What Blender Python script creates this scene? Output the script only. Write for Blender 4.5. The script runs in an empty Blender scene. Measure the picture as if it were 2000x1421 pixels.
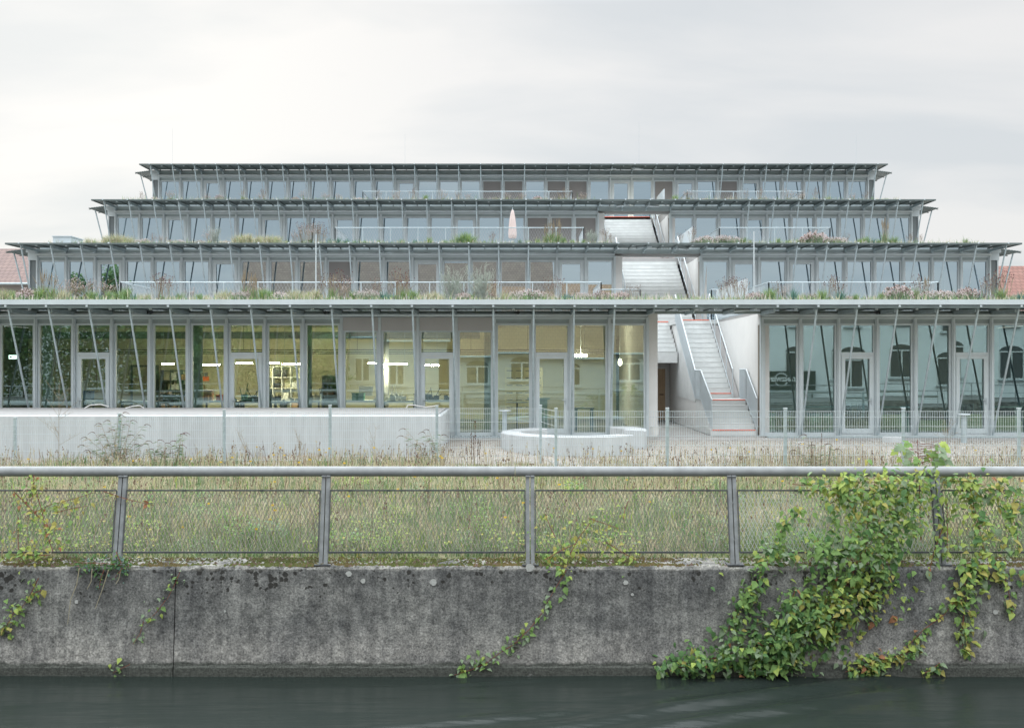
import bpy, math, random
import numpy as np
from mathutils import Vector, Matrix

S = bpy.context.scene
C = S.collection
R = math.radians
rng = random.Random(7)
nrg = np.random.default_rng(11)

# ------------------------------------------------------------------ camera
ZC = 2.12                      # lens height above the paving at the facade
VX, VY, FP = 1003.0, 710.5, 2000.0
cam = bpy.data.cameras.new('camera')
cam.sensor_width = 36.0
cam.lens = 36.0
cam.shift_x = -3.0 / 2000.0
cam.clip_start, cam.clip_end = 0.1, 2000.0
camo = bpy.data.objects.new('camera', cam)
camo.location = (0, 0, ZC)
camo.rotation_euler = (R(90), 0, 0)
C.objects.link(camo)
S.camera = camo

# ------------------------------------------------------------------ sky and sun
SUN_EL, SUN_AZ = R(38), R(-28)          # azimuth from +Y towards +X
w = bpy.data.worlds.new('World')
S.world = w
w.use_nodes = True
nt = w.node_tree
nt.nodes.clear()
def N(t, **kw):
    n = nt.nodes.new(t)
    for k, v in kw.items(): setattr(n, k, v)
    return n
def math_node(tree, op, a, b=None, c=None, clamp=False):
    n = tree.nodes.new('ShaderNodeMath'); n.operation = op; n.use_clamp = clamp
    for i, v in enumerate((a, b, c)):
        if v is None: continue
        if isinstance(v, (int, float)): n.inputs[i].default_value = v
        else: tree.links.new(v, n.inputs[i])
    return n.outputs[0]
L = nt.links.new
out = N('ShaderNodeOutputWorld')
sky = N('ShaderNodeTexSky'); sky.sky_type = 'NISHITA'; sky.sun_disc = False
sky.sun_elevation = SUN_EL; sky.sun_rotation = SUN_AZ
bg1 = N('ShaderNodeBackground'); bg1.inputs[1].default_value = 0.10
L(sky.outputs[0], bg1.inputs[0])
tc = N('ShaderNodeTexCoord')
sep = N('ShaderNodeSeparateXYZ'); L(tc.outputs['Generated'], sep.inputs[0])
M_ = lambda *a, **k: math_node(nt, *a, **k)
zz = M_('MAXIMUM', sep.outputs[2], 0.0)
den = M_('ADD', zz, 0.22)
cx = M_('DIVIDE', sep.outputs[0], den); cy = M_('DIVIDE', sep.outputs[1], den)
cmb = N('ShaderNodeCombineXYZ'); L(cx, cmb.inputs[0]); L(cy, cmb.inputs[1])
mp = N('ShaderNodeMapping'); mp.inputs['Scale'].default_value = (0.75, 1.5, 1); mp.inputs['Location'].default_value = (3.1, 0.4, 0)
L(cmb.outputs[0], mp.inputs[0])
no = N('ShaderNodeTexNoise'); no.inputs['Scale'].default_value = 1.25; no.inputs['Detail'].default_value = 6; no.inputs['Roughness'].default_value = 0.5; no.inputs['Distortion'].default_value = 0.35
L(mp.outputs[0], no.inputs['Vector'])
ramp = N('ShaderNodeValToRGB')
ramp.color_ramp.elements[0].position = 0.40; ramp.color_ramp.elements[0].color = (0.535, 0.555, 0.565, 1)
ramp.color_ramp.elements[1].position = 0.60; ramp.color_ramp.elements[1].color = (0.655, 0.648, 0.635, 1)
L(no.outputs['Fac'], ramp.inputs[0])
# veiled sun behind the cloud, upper left of the view
sd = Vector((math.sin(R(-20)) * math.cos(R(17)), math.cos(R(-20)) * math.cos(R(17)), math.sin(R(17)))).normalized()
dot = N('ShaderNodeVectorMath', operation='DOT_PRODUCT'); dot.inputs[1].default_value = sd
L(tc.outputs['Generated'], dot.inputs[0])
gl = M_('POWER', M_('MAXIMUM', dot.outputs['Value'], 0.0), 22.0)
glc = N('ShaderNodeMix', data_type='RGBA'); glc.blend_type = 'ADD'
glc.inputs[0].default_value = 1.0
sc = N('ShaderNodeVectorMath', operation='SCALE'); sc.inputs[0].default_value = (0.11, 0.097, 0.07); L(gl, sc.inputs['Scale'])
L(ramp.outputs[0], glc.inputs[6]); L(sc.outputs[0], glc.inputs[7])
# an overcast sky is brighter towards the zenith; a bluer gap of sky behind the viewer
el = M_('MULTIPLY', M_('MULTIPLY', M_('SUBTRACT', zz, 0.33), 3.0, clamp=True), 3.6)
br = M_('ADD', 1.0, el)
brc = N('ShaderNodeCombineXYZ'); L(M_('ADD', 1.0, M_('MULTIPLY', el, 0.95)), brc.inputs[0]); L(br, brc.inputs[1]); L(M_('ADD', 1.0, M_('MULTIPLY', el, 1.05)), brc.inputs[2])
lif = N('ShaderNodeVectorMath', operation='MULTIPLY'); L(glc.outputs[2], lif.inputs[0]); L(brc.outputs[0], lif.inputs[1])
bg2 = N('ShaderNodeBackground'); bg2.inputs[1].default_value = 1.0
L(lif.outputs[0], bg2.inputs[0])
mixs = N('ShaderNodeMixShader'); mixs.inputs[0].default_value = 0.92
L(bg1.outputs[0], mixs.inputs[1]); L(bg2.outputs[0], mixs.inputs[2])
L(mixs.outputs[0], out.inputs[0])

sun = bpy.data.lights.new('sun', 'SUN'); sun.energy = 0.7; sun.angle = R(25); sun.color = (1, 0.95, 0.88)
suno = bpy.data.objects.new('sun', sun); C.objects.link(suno)
sdir = Vector((math.sin(SUN_AZ) * math.cos(SUN_EL), math.cos(SUN_AZ) * math.cos(SUN_EL), math.sin(SUN_EL)))
suno.rotation_euler = (-sdir).to_track_quat('-Z', 'Y').to_euler()
suno.location = sdir * 300

vs = S.view_settings
vs.view_transform = 'Standard'; vs.look = 'None'; vs.gamma = 1.0; vs.use_curve_mapping = False
vs.exposure = 0.42
S.render.engine = 'CYCLES'
S.cycles.max_bounces = 8; S.cycles.transparent_max_bounces = 24; S.cycles.diffuse_bounces = 4; S.cycles.glossy_bounces = 4
S.cycles.caustics_reflective = False; S.cycles.caustics_refractive = False
S.cycles.sample_clamp_indirect = 4.0

# ------------------------------------------------------------------ helpers
def P(px, py, d):
    """point of the place seen at photo pixel (px, py) at depth d"""
    return Vector(((px - VX) * d / FP, d, ZC - (py - VY) * d / FP))

class MB:
    def __init__(s): s.V = []; s.F = []; s.M = []
    def face(s, pts, m=0):
        b = len(s.V); s.V.extend(tuple(p) for p in pts); s.F.append(tuple(range(b, b + len(pts)))); s.M.append(m); return s
    def box(s, x0, x1, y0, y1, z0, z1, m=0):
        b = len(s.V)
        s.V += [(x0,y0,z0),(x1,y0,z0),(x1,y1,z0),(x0,y1,z0),(x0,y0,z1),(x1,y0,z1),(x1,y1,z1),(x0,y1,z1)]
        for f in ((0,3,2,1),(4,5,6,7),(0,1,5,4),(1,2,6,5),(2,3,7,6),(3,0,4,7)):
            s.F.append(tuple(b + i for i in f)); s.M.append(m)
        return s
    def bar(s, p, q, r, n=6, m=0, r2=None, cap=True):
        p = Vector(p); q = Vector(q); d = (q - p)
        if d.length < 1e-6: return s
        d.normalize()
        u = d.cross(Vector((0,0,1)) if abs(d.z) < 0.9 else Vector((1,0,0))).normalized(); v = d.cross(u)
        r2 = r if r2 is None else r2
        b = len(s.V)
        for c, rr in ((p, r), (q, r2)):
            for i in range(n):
                a = 2*math.pi*(i+0.5)/n
                s.V.append(tuple(c + (u*math.cos(a) + v*math.sin(a))*rr))
        for i in range(n):
            j = (i+1) % n
            s.F.append((b+i, b+j, b+n+j, b+n+i)); s.M.append(m)
        if cap:
            s.F.append(tuple(b+i for i in reversed(range(n)))); s.M.append(m)
            s.F.append(tuple(b+n+i for i in range(n))); s.M.append(m)
        return s
    def path(s, pts, r, n=5, m=0, r2=None):
        k = len(pts) - 1
        for i in range(k):
            a = r if r2 is None else r + (r2-r)*i/k; c = r if r2 is None else r + (r2-r)*(i+1)/k
            s.bar(pts[i], pts[i+1], a, n, m, c)
        return s
    def prism_x(s, prof, x0, x1, m=0):
        """prof: (y, z) outline, extruded along x"""
        n = len(prof); b = len(s.V)
        s.V += [(x0, y, z) for y, z in prof] + [(x1, y, z) for y, z in prof]
        for i in range(n):
            j = (i+1) % n
            s.F.append((b+i, b+j, b+n+j, b+n+i)); s.M.append(m)
        s.F.append(tuple(b+i for i in reversed(range(n)))); s.M.append(m)
        s.F.append(tuple(b+n+i for i in range(n))); s.M.append(m)
        return s
    def lathe(s, prof, c=(0,0,0), n=20, m=0):
        """prof: (radius, z) from bottom to top"""
        b = len(s.V)
        for r, z in prof:
            for i in range(n):
                a = 2*math.pi*i/n
                s.V.append((c[0]+r*math.cos(a), c[1]+r*math.sin(a), c[2]+z))
        for k in range(len(prof)-1):
            for i in range(n):
                j = (i+1) % n
                s.F.append((b+k*n+i, b+k*n+j, b+(k+1)*n+j, b+(k+1)*n+i)); s.M.append(m)
        s.F.append(tuple(b+i for i in reversed(range(n)))); s.M.append(m)
        e = b + (len(prof)-1)*n
        s.F.append(tuple(e+i for i in range(n))); s.M.append(m)
        return s
    def leaf(s, p, d, nrm, l, wd, m=0, fold=0.25):
        """pointed oval leaf of six faces folded along its midrib"""
        d = d.normalized(); sd = d.cross(nrm)
        if sd.length < 1e-4: sd = d.orthogonal()
        sd.normalize(); up = sd.cross(d)
        b = len(s.V)
        for t, ww, h in ((0,0,0),(0.3,0.5,fold),(0.62,0.36,fold*0.7)):
            c = p + d*(l*t) - up*(0.18*l*t*t)
            if ww == 0: s.V.append(tuple(c))
            else:
                s.V.append(tuple(c)); s.V.append(tuple(c + sd*wd*ww + up*wd*ww*h)); s.V.append(tuple(c - sd*wd*ww + up*wd*ww*h))
        s.V.append(tuple(p + d*l - up*(0.26*l)))
        for f in ((0,1,2),(0,3,1),(1,4,5,2),(1,3,6,4),(4,7,5),(4,6,7)):
            s.F.append(tuple(b+i for i in f)); s.M.append(m)
        return s
    def mesh(s, name, mats, off=(0,0,0), smooth=False):
        me = bpy.data.meshes.new(name)
        o = Vector(off)
        V = [(v[0]-o.x, v[1]-o.y, v[2]-o.z) for v in s.V]
        me.from_pydata(V, [], s.F)
        mats = mats if isinstance(mats, (list, tuple)) else [mats]
        for m in mats: me.materials.append(m)
        if len(mats) > 1: me.polygons.foreach_set('material_index', s.M)
        if smooth: me.polygons.foreach_set('use_smooth', [True]*len(me.polygons))
        me.update()
        return me
    def base(s):
        a = np.array(s.V); lo, hi = a.min(0), a.max(0)
        return Vector(((lo[0]+hi[0])/2, (lo[1]+hi[1])/2, lo[2]))
    def build(s, name, mats, parent=None, smooth=False, origin=None, local=False):
        """one mesh object; coordinates are the world's unless local (then the parent's own)"""
        org = Vector((0,0,0)) if local else (Vector(origin) if origin is not None else s.base())
        o = bpy.data.objects.new(name, s.mesh(name, mats, org, smooth))
        C.objects.link(o)
        if parent is not None:
            o.parent = parent
            o.location = Vector((0,0,0)) if local else org - wloc(parent)
        else: o.location = org
        return o

def wloc(o):
    l = Vector((0,0,0))
    while o is not None: l += o.location; o = o.parent
    return l
def tag(o, label=None, cat=None, group=None, kind=None):
    if label: o['label'] = label
    if cat: o['category'] = cat
    if group: o['group'] = group
    if kind: o['kind'] = kind
    return o
def thing(name, loc, label, cat, group=None):
    o = bpy.data.objects.new(name, None); C.objects.link(o)
    o.location = loc; o.empty_display_size = 0.2
    return tag(o, label, cat, group)
def linked(name, me, parent=None, loc=(0,0,0)):
    o = bpy.data.objects.new(name, me); C.objects.link(o)
    o.parent = parent; o.location = loc
    return o
def copy_tree(o, parent=None):
    c = o.copy(); C.objects.link(c)
    if parent is not None: c.parent = parent
    for ch in list(o.children): copy_tree(ch, c)
    return c

# ------------------------------------------------------------------ materials
def mat(name, col, rough=0.6, metal=0.0, var=0.0, vscale=3.0, bump=0.0, bscale=40.0, spec=0.5, stretch=(1,1,1), col2=None, trans=0.0):
    m = bpy.data.materials.new(name); m.use_nodes = True
    t = m.node_tree; b = t.nodes['Principled BSDF']
    b.inputs['Base Color'].default_value = (*col, 1); b.inputs['Roughness'].default_value = rough
    b.inputs['Metallic'].default_value = metal; b.inputs['Specular IOR Level'].default_value = spec
    if var or bump:
        co = t.nodes.new('ShaderNodeTexCoord'); mp = t.nodes.new('ShaderNodeMapping'); mp.inputs['Scale'].default_value = stretch
        t.links.new(co.outputs['Object'], mp.inputs[0])
    if var:
        n = t.nodes.new('ShaderNodeTexNoise'); n.inputs['Scale'].default_value = vscale; n.inputs['Detail'].default_value = 8; n.inputs['Roughness'].default_value = 0.62
        t.links.new(mp.outputs[0], n.inputs['Vector'])
        r = t.nodes.new('ShaderNodeValToRGB')
        c2 = col2 if col2 else tuple(c*(1+var) for c in col); c1 = tuple(c*(1-var) for c in col) if not col2 else col
        r.color_ramp.elements[0].position = 0.32; r.color_ramp.elements[0].color = (*c1, 1)
        r.color_ramp.elements[1].position = 0.68; r.color_ramp.elements[1].color = (*c2, 1)
        t.links.new(n.outputs['Fac'], r.inputs[0]); t.links.new(r.outputs[0], b.inputs['Base Color'])
    if bump:
        n2 = t.nodes.new('ShaderNodeTexNoise'); n2.inputs['Scale'].default_value = bscale; n2.inputs['Detail'].default_value = 6
        t.links.new(mp.outputs[0], n2.inputs['Vector'])
        bp = t.nodes.new('ShaderNodeBump'); bp.inputs['Strength'].default_value = bump; bp.inputs['Distance'].default_value = 0.02
        t.links.new(n2.outputs['Fac'], bp.inputs['Height']); t.links.new(bp.outputs[0], b.inputs['Normal'])
    if trans:
        tr = t.nodes.new('ShaderNodeBsdfTranslucent'); mx = t.nodes.new('ShaderNodeMixShader'); mx.inputs[0].default_value = trans
        src = b.inputs['Base Color'].links[0].from_socket if b.inputs['Base Color'].links else None
        if src: t.links.new(src, tr.inputs[0])
        else: tr.inputs[0].default_value = (*col, 1)
        o = t.nodes['Material Output']
        t.links.new(b.outputs[0], mx.inputs[1]); t.links.new(tr.outputs[0], mx.inputs[2]); t.links.new(mx.outputs[0], o.inputs[0])
    return m
def glass(name, tint, fac, refl=(0.86, 0.95, 1.0)):
    m = bpy.data.materials.new(name); m.use_nodes = True
    t = m.node_tree; t.nodes.clear()
    o = t.nodes.new('ShaderNodeOutputMaterial')
    tr = t.nodes.new('ShaderNodeBsdfTransparent'); tr.inputs[0].default_value = (*tint, 1)
    g = t.nodes.new('ShaderNodeBsdfGlossy'); g.inputs['Roughness'].default_value = 0.004; g.inputs[0].default_value = (*refl, 1)
    fr = t.nodes.new('ShaderNodeFresnel'); fr.inputs[0].default_value = 1.45
    f = math_node(t, 'ADD', fr.outputs[0], fac - 0.035, clamp=True)
    mx = t.nodes.new('ShaderNodeMixShader'); t.links.new(f, mx.inputs[0])
    t.links.new(tr.outputs[0], mx.inputs[1]); t.links.new(g.outputs[0], mx.inputs[2]); t.links.new(mx.outputs[0], o.inputs[0])
    return m
def glow(name, col, strength):
    m = bpy.data.materials.new(name); m.use_nodes = True
    b = m.node_tree.nodes['Principled BSDF']
    b.inputs['Base Color'].default_value = (*col, 1); b.inputs['Emission Color'].default_value = (*col, 1); b.inputs['Emission Strength'].default_value = strength
    return m

M = {}
M['alu'] = mat('anodised aluminium', (0.585,0.65,0.675), 0.48, 0.12, 0.06, 2.0)
M['alu_dark'] = mat('shaded aluminium groove', (0.10,0.105,0.11), 0.5, 0.3)
M['galv'] = mat('galvanised steel', (0.43,0.51,0.54), 0.45, 0.3, 0.14, 6.0)
M['galv_light'] = mat('light galvanised sheet', (0.55,0.61,0.64), 0.5, 0.2, 0.06, 1.5)
M['fascia'] = mat('grey metal fascia', (0.355,0.415,0.425), 0.55, 0.2, 0.12, 1.2)
M['canopy'] = mat('canopy slat metal', (0.125,0.155,0.155), 0.5, 0.2, 0.2, 2.5)
M['panel_dark'] = mat('dark grey cladding', (0.17,0.195,0.205), 0.55, 0.1, 0.05, 2)
M['white'] = mat('white render', (0.68,0.68,0.665), 0.85, 0, 0.05, 1.2, 0.12, 60)
M['concrete_light'] = mat('pale cast concrete', (0.49,0.515,0.525), 0.8, 0, 0.12, 2.2, 0.15, 30, stretch=(2.2,2.2,.35))
M['concrete_top'] = mat('grey concrete slab', (0.34,0.335,0.33), 0.8, 0, 0.08, 1.6, 0.15, 30)
M['stair'] = mat('pale stair concrete', (0.64,0.66,0.655), 0.8, 0, 0.08, 2.2, 0.1, 40)
M['red'] = mat('red nosing strip', (0.75,0.16,0.09), 0.6)
M['timber'] = mat('grey timber post', (0.20,0.165,0.125), 0.7, 0, 0.15, 4, stretch=(6,6,0.4))
M['blind'] = mat('grey fabric blind', (0.27,0.26,0.255), 0.9, 0, 0.03, 1)
M['blind_light'] = mat('pale grey outdoor blind', (0.46,0.45,0.445), 0.9, 0, 0.03, 1)
M['room'] = mat('interior plaster', (0.50,0.50,0.47), 0.9)
M['room_warm'] = mat('cream interior wall', (0.70,0.66,0.47), 0.9, 0, 0.04, 0.8)
M['room_floor'] = mat('interior screed floor', (0.20,0.20,0.19), 0.5)
M['ceiling'] = mat('raw concrete ceiling', (0.42,0.41,0.36), 0.9, 0, 0.1, 1)
M['glass_low'] = glass('ground floor glass', (0.82,0.94,0.86), 0.31, (0.68,0.94,0.96))
M['glass_up'] = glass('upper floor glass', (0.60,0.76,0.72), 0.60, (0.72,0.88,0.98))
M['wood'] = mat('brown wooden door', (0.46,0.33,0.21), 0.5, 0, 0.15, 3, stretch=(8,8,0.6))
M['lamp'] = glow('lit strip lamp', (1.0,0.87,0.60), 135.0)
M['lamp_soft'] = glow('lit round lamp', (1.0,0.88,0.62), 65.0)
M['bulb'] = glow('lit bulb', (1.0,0.9,0.7), 9.0)
M['exit'] = glow('lit exit sign', (0.75,1.0,0.92), 2.5)
M['black'] = mat('black plastic', (0.025,0.027,0.03), 0.4)
M['steel_dark'] = mat('weathered dark steel', (0.075,0.08,0.085), 0.55, 0.3, 0.25, 12)
M['rail'] = mat('weathered galvanised pipe', (0.275,0.29,0.295), 0.62, 0.1, 0.14, 5.0)
M['rail_post'] = mat('weathered galvanised post', (0.215,0.23,0.235), 0.55, 0.25, 0.22, 9.0)
M['net'] = mat('thin steel netting', (0.42,0.46,0.48), 0.5, 0.2)
M['joint'] = mat('stair joint', (0.50,0.515,0.51), 0.85)  # darker stair grey, painted shade below the step edges
M['mesh'] = mat('brown weathered steel mesh', (0.20,0.185,0.165), 0.7, 0.1)
M['mesh_light'] = mat('bright galvanised mesh', (0.40,0.42,0.41), 0.5, 0.2)
# ------------------------------------------------------------------ the stepped building
BAY = 1.128
LV = [dict(D=30.28, zf=0.0,  zt=3.26,  zh=3.50,  zr=3.72,  ov=1.83),
      dict(D=40.10, zf=3.72, zt=6.12,  zh=6.34,  zr=6.66,  ov=1.56),
      dict(D=47.96, zf=6.64, zt=8.95,  zh=9.18,  zr=9.56,  ov=1.56),
      dict(D=53.84, zf=9.54, zt=11.70, zh=11.95, zr=12.33, ov=1.50)]
bld = thing('terraced_building', (0, 30.28, 0), 'long terraced building of four glazed storeys stepping back, with slatted canopies and slanting struts', 'building')
def k2x(k): return k * BAY

def window_mesh(lv):
    zt, zh, H = lv['zt']-lv['zf'], lv['zh']-lv['zf'], 0
    b = MB(); B = BAY
    b.box(-.045,.045, -.10,.05, 0, zh)                      # mullion
    b.box(-.016,.016, -.135,-.10, 0, zh-.004)               # its front fin
    for x0, x1 in ((.047,.105), (B-.105, B-.047)):
        b.box(x0, x1, -.03, .06, .10, zt)
    b.box(.047, B-.047, -.035, .06, 0, .10)                 # bottom rail
    b.box(.047, B-.047, -.035, .06, zt, zt+.062)            # head rail
    b.box(.049, B-.049, .0, .055, zt+.062, zh-.055, 1)      # recessed blind box
    b.box(.047, B-.047, -.085, .058, zh-.055, zh-.002)      # projecting head lip
    b.box(-.05,.05, .09,.24, 0.02, zt+.02, 2)               # inner timber post
    return b.mesh('window', [M['alu'], M['fascia'], M['timber']])
def door_mesh(lv):
    zt, zh = lv['zt']-lv['zf'], lv['zh']-lv['zf']; B = BAY
    tr = zt > 3.0
    top = 2.27 if tr else zt-.10
    b = MB()
    b.box(-.045,.045, -.10,.05, 0, zh)
    b.box(-.016,.016, -.135,-.10, 0, zh-.004)
    for x0, x1 in ((.047,.095), (B-.095, B-.047)): b.box(x0, x1, -.03, .06, .06, zt)
    b.box(.047, B-.047, -.035, .06, 0, .06)
    b.box(.047, B-.047, -.035, .06, zt, zt+.062)
    b.box(.049, B-.049, .0, .055, zt+.062, zh-.055, 1)
    b.box(.047, B-.047, -.085, .058, zh-.055, zh-.002)
    for x0, x1 in ((.098,.205), (B-.205, B-.098)): b.box(x0, x1, -.05, .05, .07, top+.09)   # leaf stiles
    b.box(.205, B-.205, -.05, .05, .07, .22)
    b.box(.205, B-.205, -.05, .05, top, top+.09)
    if tr: b.box(.095, B-.095, -.04, .055, top+.095, top+.19)
    b.box(-.05,.05, .09,.24, 0.02, zt+.02, 2)
    return b.mesh('door', [M['alu'], M['fascia'], M['timber']])
def pane_mesh(x0, x1, z0, z1, m):
    return MB().face([(x0,0,z0),(x1,0,z0),(x1,0,z1),(x0,0,z1)]).mesh('pane', m)

DOORS = [(-11.5,-7.5,-2.5,.5,8.5,11.5), (-14.5,-10.5,-3.5,1.5,7.5,9.5), (-14.5,-10.5,-7.5,-2.5,9.5), (-14.5,-5.5,4.5,7.5,10.5)]
BLINDS = [(-4.5,-3.5,-2.5,-1.5), (-6.5,), (.5,1.5,2.5), (-1.5,-.5,1.5,2.5,6.5,9.5)]
hm = MB().bar((0,-.02,.92),(0,-.02,1.12),.012).bar((0,.03,.95),(0,-.02,.95),.01).bar((0,-.03,1.05),(.11,-.03,1.05),.012).mesh('handle', M['galv_light'])
for li, lv in enumerate(LV):
    D, zf, zt, zh = lv['D'], lv['zf'], lv['zt'], lv['zh']
    wm, dm = window_mesh(lv), door_mesh(lv)
    rel = zt - zf; tr = rel > 3
    gm = M['glass_low'] if li == 0 else M['glass_up']
    pw = pane_mesh(.100, BAY-.100, .095, rel+.005, gm)
    top = 2.27 if tr else rel-.10
    pd = pane_mesh(.20, BAY-.20, .215, top+.004, gm)
    pt = pane_mesh(.09, BAY-.09, top+.185, rel+.005, gm) if tr else None
    if li == 0: runs = [(-14.5, 3.5), (6.5, 14.5)]
    elif li < 3: runs = [(-16.5, 3.5), (6.5, 16.5)]
    else: runs = [(-16.5, 16.5)]
    for a, e in runs:
        k = a
        while k < e - .01:
            isd = k in DOORS[li]
            loc = Vector((k2x(k), D, zf)) - bld.location
            o = linked('door' if isd else 'window', dm if isd else wm, bld, loc)
            def put(me):
                p = linked('pane', me, o, (0, .02, 0))
                if not (li == 0 and k == 6.5):
                    p.rotation_euler = (R(rng.gauss(0,.2)), 0, R(rng.gauss(0,.2)))
            if isd:
                put(pd)
                if pt: put(pt)
                hx = .15 if k < 0 else BAY-.15
                h = linked('handle', hm, o, (hx, -.055, 0))
                if k > 0: h.scale.x = -1
            else: put(pw)
            if k in BLINDS[li]:
                if li == 0:
                    bb = MB().box(.05, BAY-.05, -.105,-.095, 3.10, 3.49).box(.05, BAY-.05, -.115,-.09, 3.06, 3.098, 1)
                else:
                    bb = MB().box(.105, BAY-.105, -.012,-.004, .12, rel-.004)
                bo = bb.build('blind', [M['blind_light' if li == 0 else 'blind'], M['galv_light']], o, local=True)
            k += 1
        b = MB().box(-.045,.045, -.10,.05, 0, zh-zf).box(-.016,.016,-.135,-.10,0,zh-zf-.004)
        linked('mullion', b.mesh('mullion', M['alu']), bld, Vector((k2x(e), D, zf)) - bld.location)

XE = 16.5 * BAY       # 18.61
OX0, OX1 = 3.5*BAY, 6.5*BAY   # the stair opening, 3.95 .. 7.33
for li, lv in enumerate(LV):
    D, zf, zt, zh, zr, ov = (lv[k] for k in ('D','zf','zt','zh','zr','ov'))
    yf = D - ov
    # fascia and its round blind tube
    b = MB()
    if li < 3:
        zo = zh + .10
        b.box(-XE-.05, OX0, D-.005, D+.12, zh, zr-.03); b.box(OX1, XE+.05, D-.005, D+.12, zh, zr-.03)
        b.box(OX0, OX1, D-.005, D+.12, zo, zr-.03)
        rs = [(-XE-.05, OX0), (OX1, XE+.05)]
    else:
        b.box(-XE-.05, XE+.05, D-.005, D+.12, zh, zr-.03); rs = [(-XE-.05, XE+.05)]
    b.build('fascia', M['fascia'], bld)
    t = MB()
    for a, e in rs: t.bar((a, D-.075, zh+.062), (e, D-.075, zh+.062), .055, 10)
    t.build('blind_tube', M['alu'], bld, smooth=True)
    # slatted canopy
    c = MB(); X = XE + .52
    n = int(ov/.112)
    for i in range(n):
        y = yf + .05 + i*.112
        c.box(-X, X, y, y+.104, zr-.012, zr+.012)
    for i in range(69):
        x = -X + .02 + i*(2*X-.04)/68
        c.box(x-.012, x+.012, yf+.03, D, zr-.05, zr-.013)
    c.box(-X, X, yf-.03, yf+.02, zr-.05, zr+.014)
    cano = c.build('canopy', M['canopy'], bld)
    cl = MB()
    for i in range(67):
        x = -XE + i*XE/33
        cl.box(x-.03, x+.03, yf-.045, yf-.031, zr-.02, zr+.035) if i % 2 == 0 else cl.box(x-.035, x+.035, yf+.16, yf+.22, zr-.09, zr-.052)
    cl.build('clip', M['galv_light'], cano)
    # bracket under the canopy at every mullion
    bm = MB().box(-.018,.018, -ov+.30, -.01, -.16, -.052).box(-.03,.03, -.20,-.012, -(zr-zh)+.10, -.161)
    bm = bm.mesh('bracket', M['galv'])
    ks = [i - 16.5 for i in range(34)]
    if li < 3:
        for k in ks: linked('bracket', bm, cano, Vector((k2x(k), D, zr)) - wloc(cano))
    else:
        b = MB()
        for k in ks: b.box(k2x(k)-.018, k2x(k)+.018, D-ov+.30, D-.01, zr-.16, zr-.052).box(k2x(k)-.03, k2x(k)+.03, D-.20, D-.012, zh+.10, zr-.161)
        o = b.build('bracket', M['galv'], cano)
        o['kind'] = 'stuff'
    # struts leaning out from the sill to the canopy edge
    top, foot = Vector((0, -ov+.12, zr-.06-zf)), Vector((0, -.16, .02))
    sm = MB().bar(foot, top, .029, 10).box(-.05,.05, -.21,-.11, 0,.03).bar(top, top+Vector((0,.10,-.0)), .03, 6).mesh('strut', M['galv'], smooth=False)
    if li == 0: kk = [k-12.5 for k in range(16)] + [7.5+k for k in range(6)]; far = [-16.5,-15.5,-14.5,-13.5,13.5,14.5,15.5,16.5]
    else: kk = [k-16.5 for k in range(18)] + [9.5+k for k in range(8)]; far = []
    for k in kk: linked('strut', sm, bld, Vector((k2x(k), D, zf)) - bld.location)
    b = MB()
    for k in far: b.bar(Vector((k2x(k), D, zf))+foot, Vector((k2x(k), D, zf))+top, .029, 8)
    if li:
        for s in (-1, 1):
            for j in range(4):
                y = D + .45 + j*2.26
                b.bar((s*(XE+.48), y, zf+.02), (s*(XE+1.17), y, zr-.16), .029, 8)
    o = b.build('strut', M['galv'], bld); o['kind'] = 'stuff'
    # side canopies over the end walls
    for s in (-1, 1):
        c = MB(); x0, x1 = XE+.44, XE+1.34
        for j in range(8):
            xa = x0 + j*.115; za = zr - .02 - .12*(xa-x0)/(x1-x0)
            p = [(s*xa, D+.1), (s*(xa+.085), D+.1), (s*(xa+.085), D+9), (s*xa, D+9)]
            c.box(min(s*xa, s*(xa+.085)), max(s*xa, s*(xa+.085)), D+.1, D+9, za-.015, za+.012)
        for j in range(9):
            y = D + .16 + j*1.1
            c.bar((s*x0, y, zr-.06), (s*x1, y, zr-.18), .022, 4)
        c.build('canopy', M['canopy'], bld)
        # corner: stepped light boxes over a dark panel with a white edge
        f = lambda a, b_: (min(s*a, s*b_), max(s*a, s*b_))
        c = MB()
        c.box(*f(XE+.056, XE+.47), D-.03, D+.3, zh+.14, zr-.04)
        c.box(*f(XE+.056, XE+.40), D-.02, D+.3, zh-.16, zh+.136)
        c.build('corner_box', M['galv_light'], bld)
        c = MB().box(*f(XE+.056, XE+.32), D+.03, D+.3, zf+.01, zh-.164).box(*f(XE+.322, XE+.37), D-.02, D+.3, zf+.01, zh-.164, 1)
        c.build('corner_panel', [M['panel_dark'], M['galv_light']], bld)
    # end walls with slit windows
    for s in (-1, 1):
        f = lambda a, b_: (min(s*a, s*b_), max(s*a, s*b_))
        xa, xb = f(XE+.08, XE+.30)
        y = D + .302; c = MB(); g = MB()
        for y0, y1 in ((D+1.2, D+1.75), (D+2.7, D+3.1), (D+4.0, D+4.9), (D+6.0, D+6.5)):
            c.box(xa, xb, y, y0, zf, zh); c.box(xa, xb, y0, y1, zf, zf+.75); c.box(xa, xb, y0, y1, zt-.35, zh)
            xm = (xa+xb)/2
            g.face([(xm,y0,zf+.75),(xm,y1,zf+.75),(xm,y1,zt-.35),(xm,y0,zt-.35)]); y = y1
        c.box(xa, xb, y, 62, zf, zh)
        e = c.build('end_wall', M['panel_dark'], bld)
        g.build('pane', M['glass_up'], e)

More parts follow.
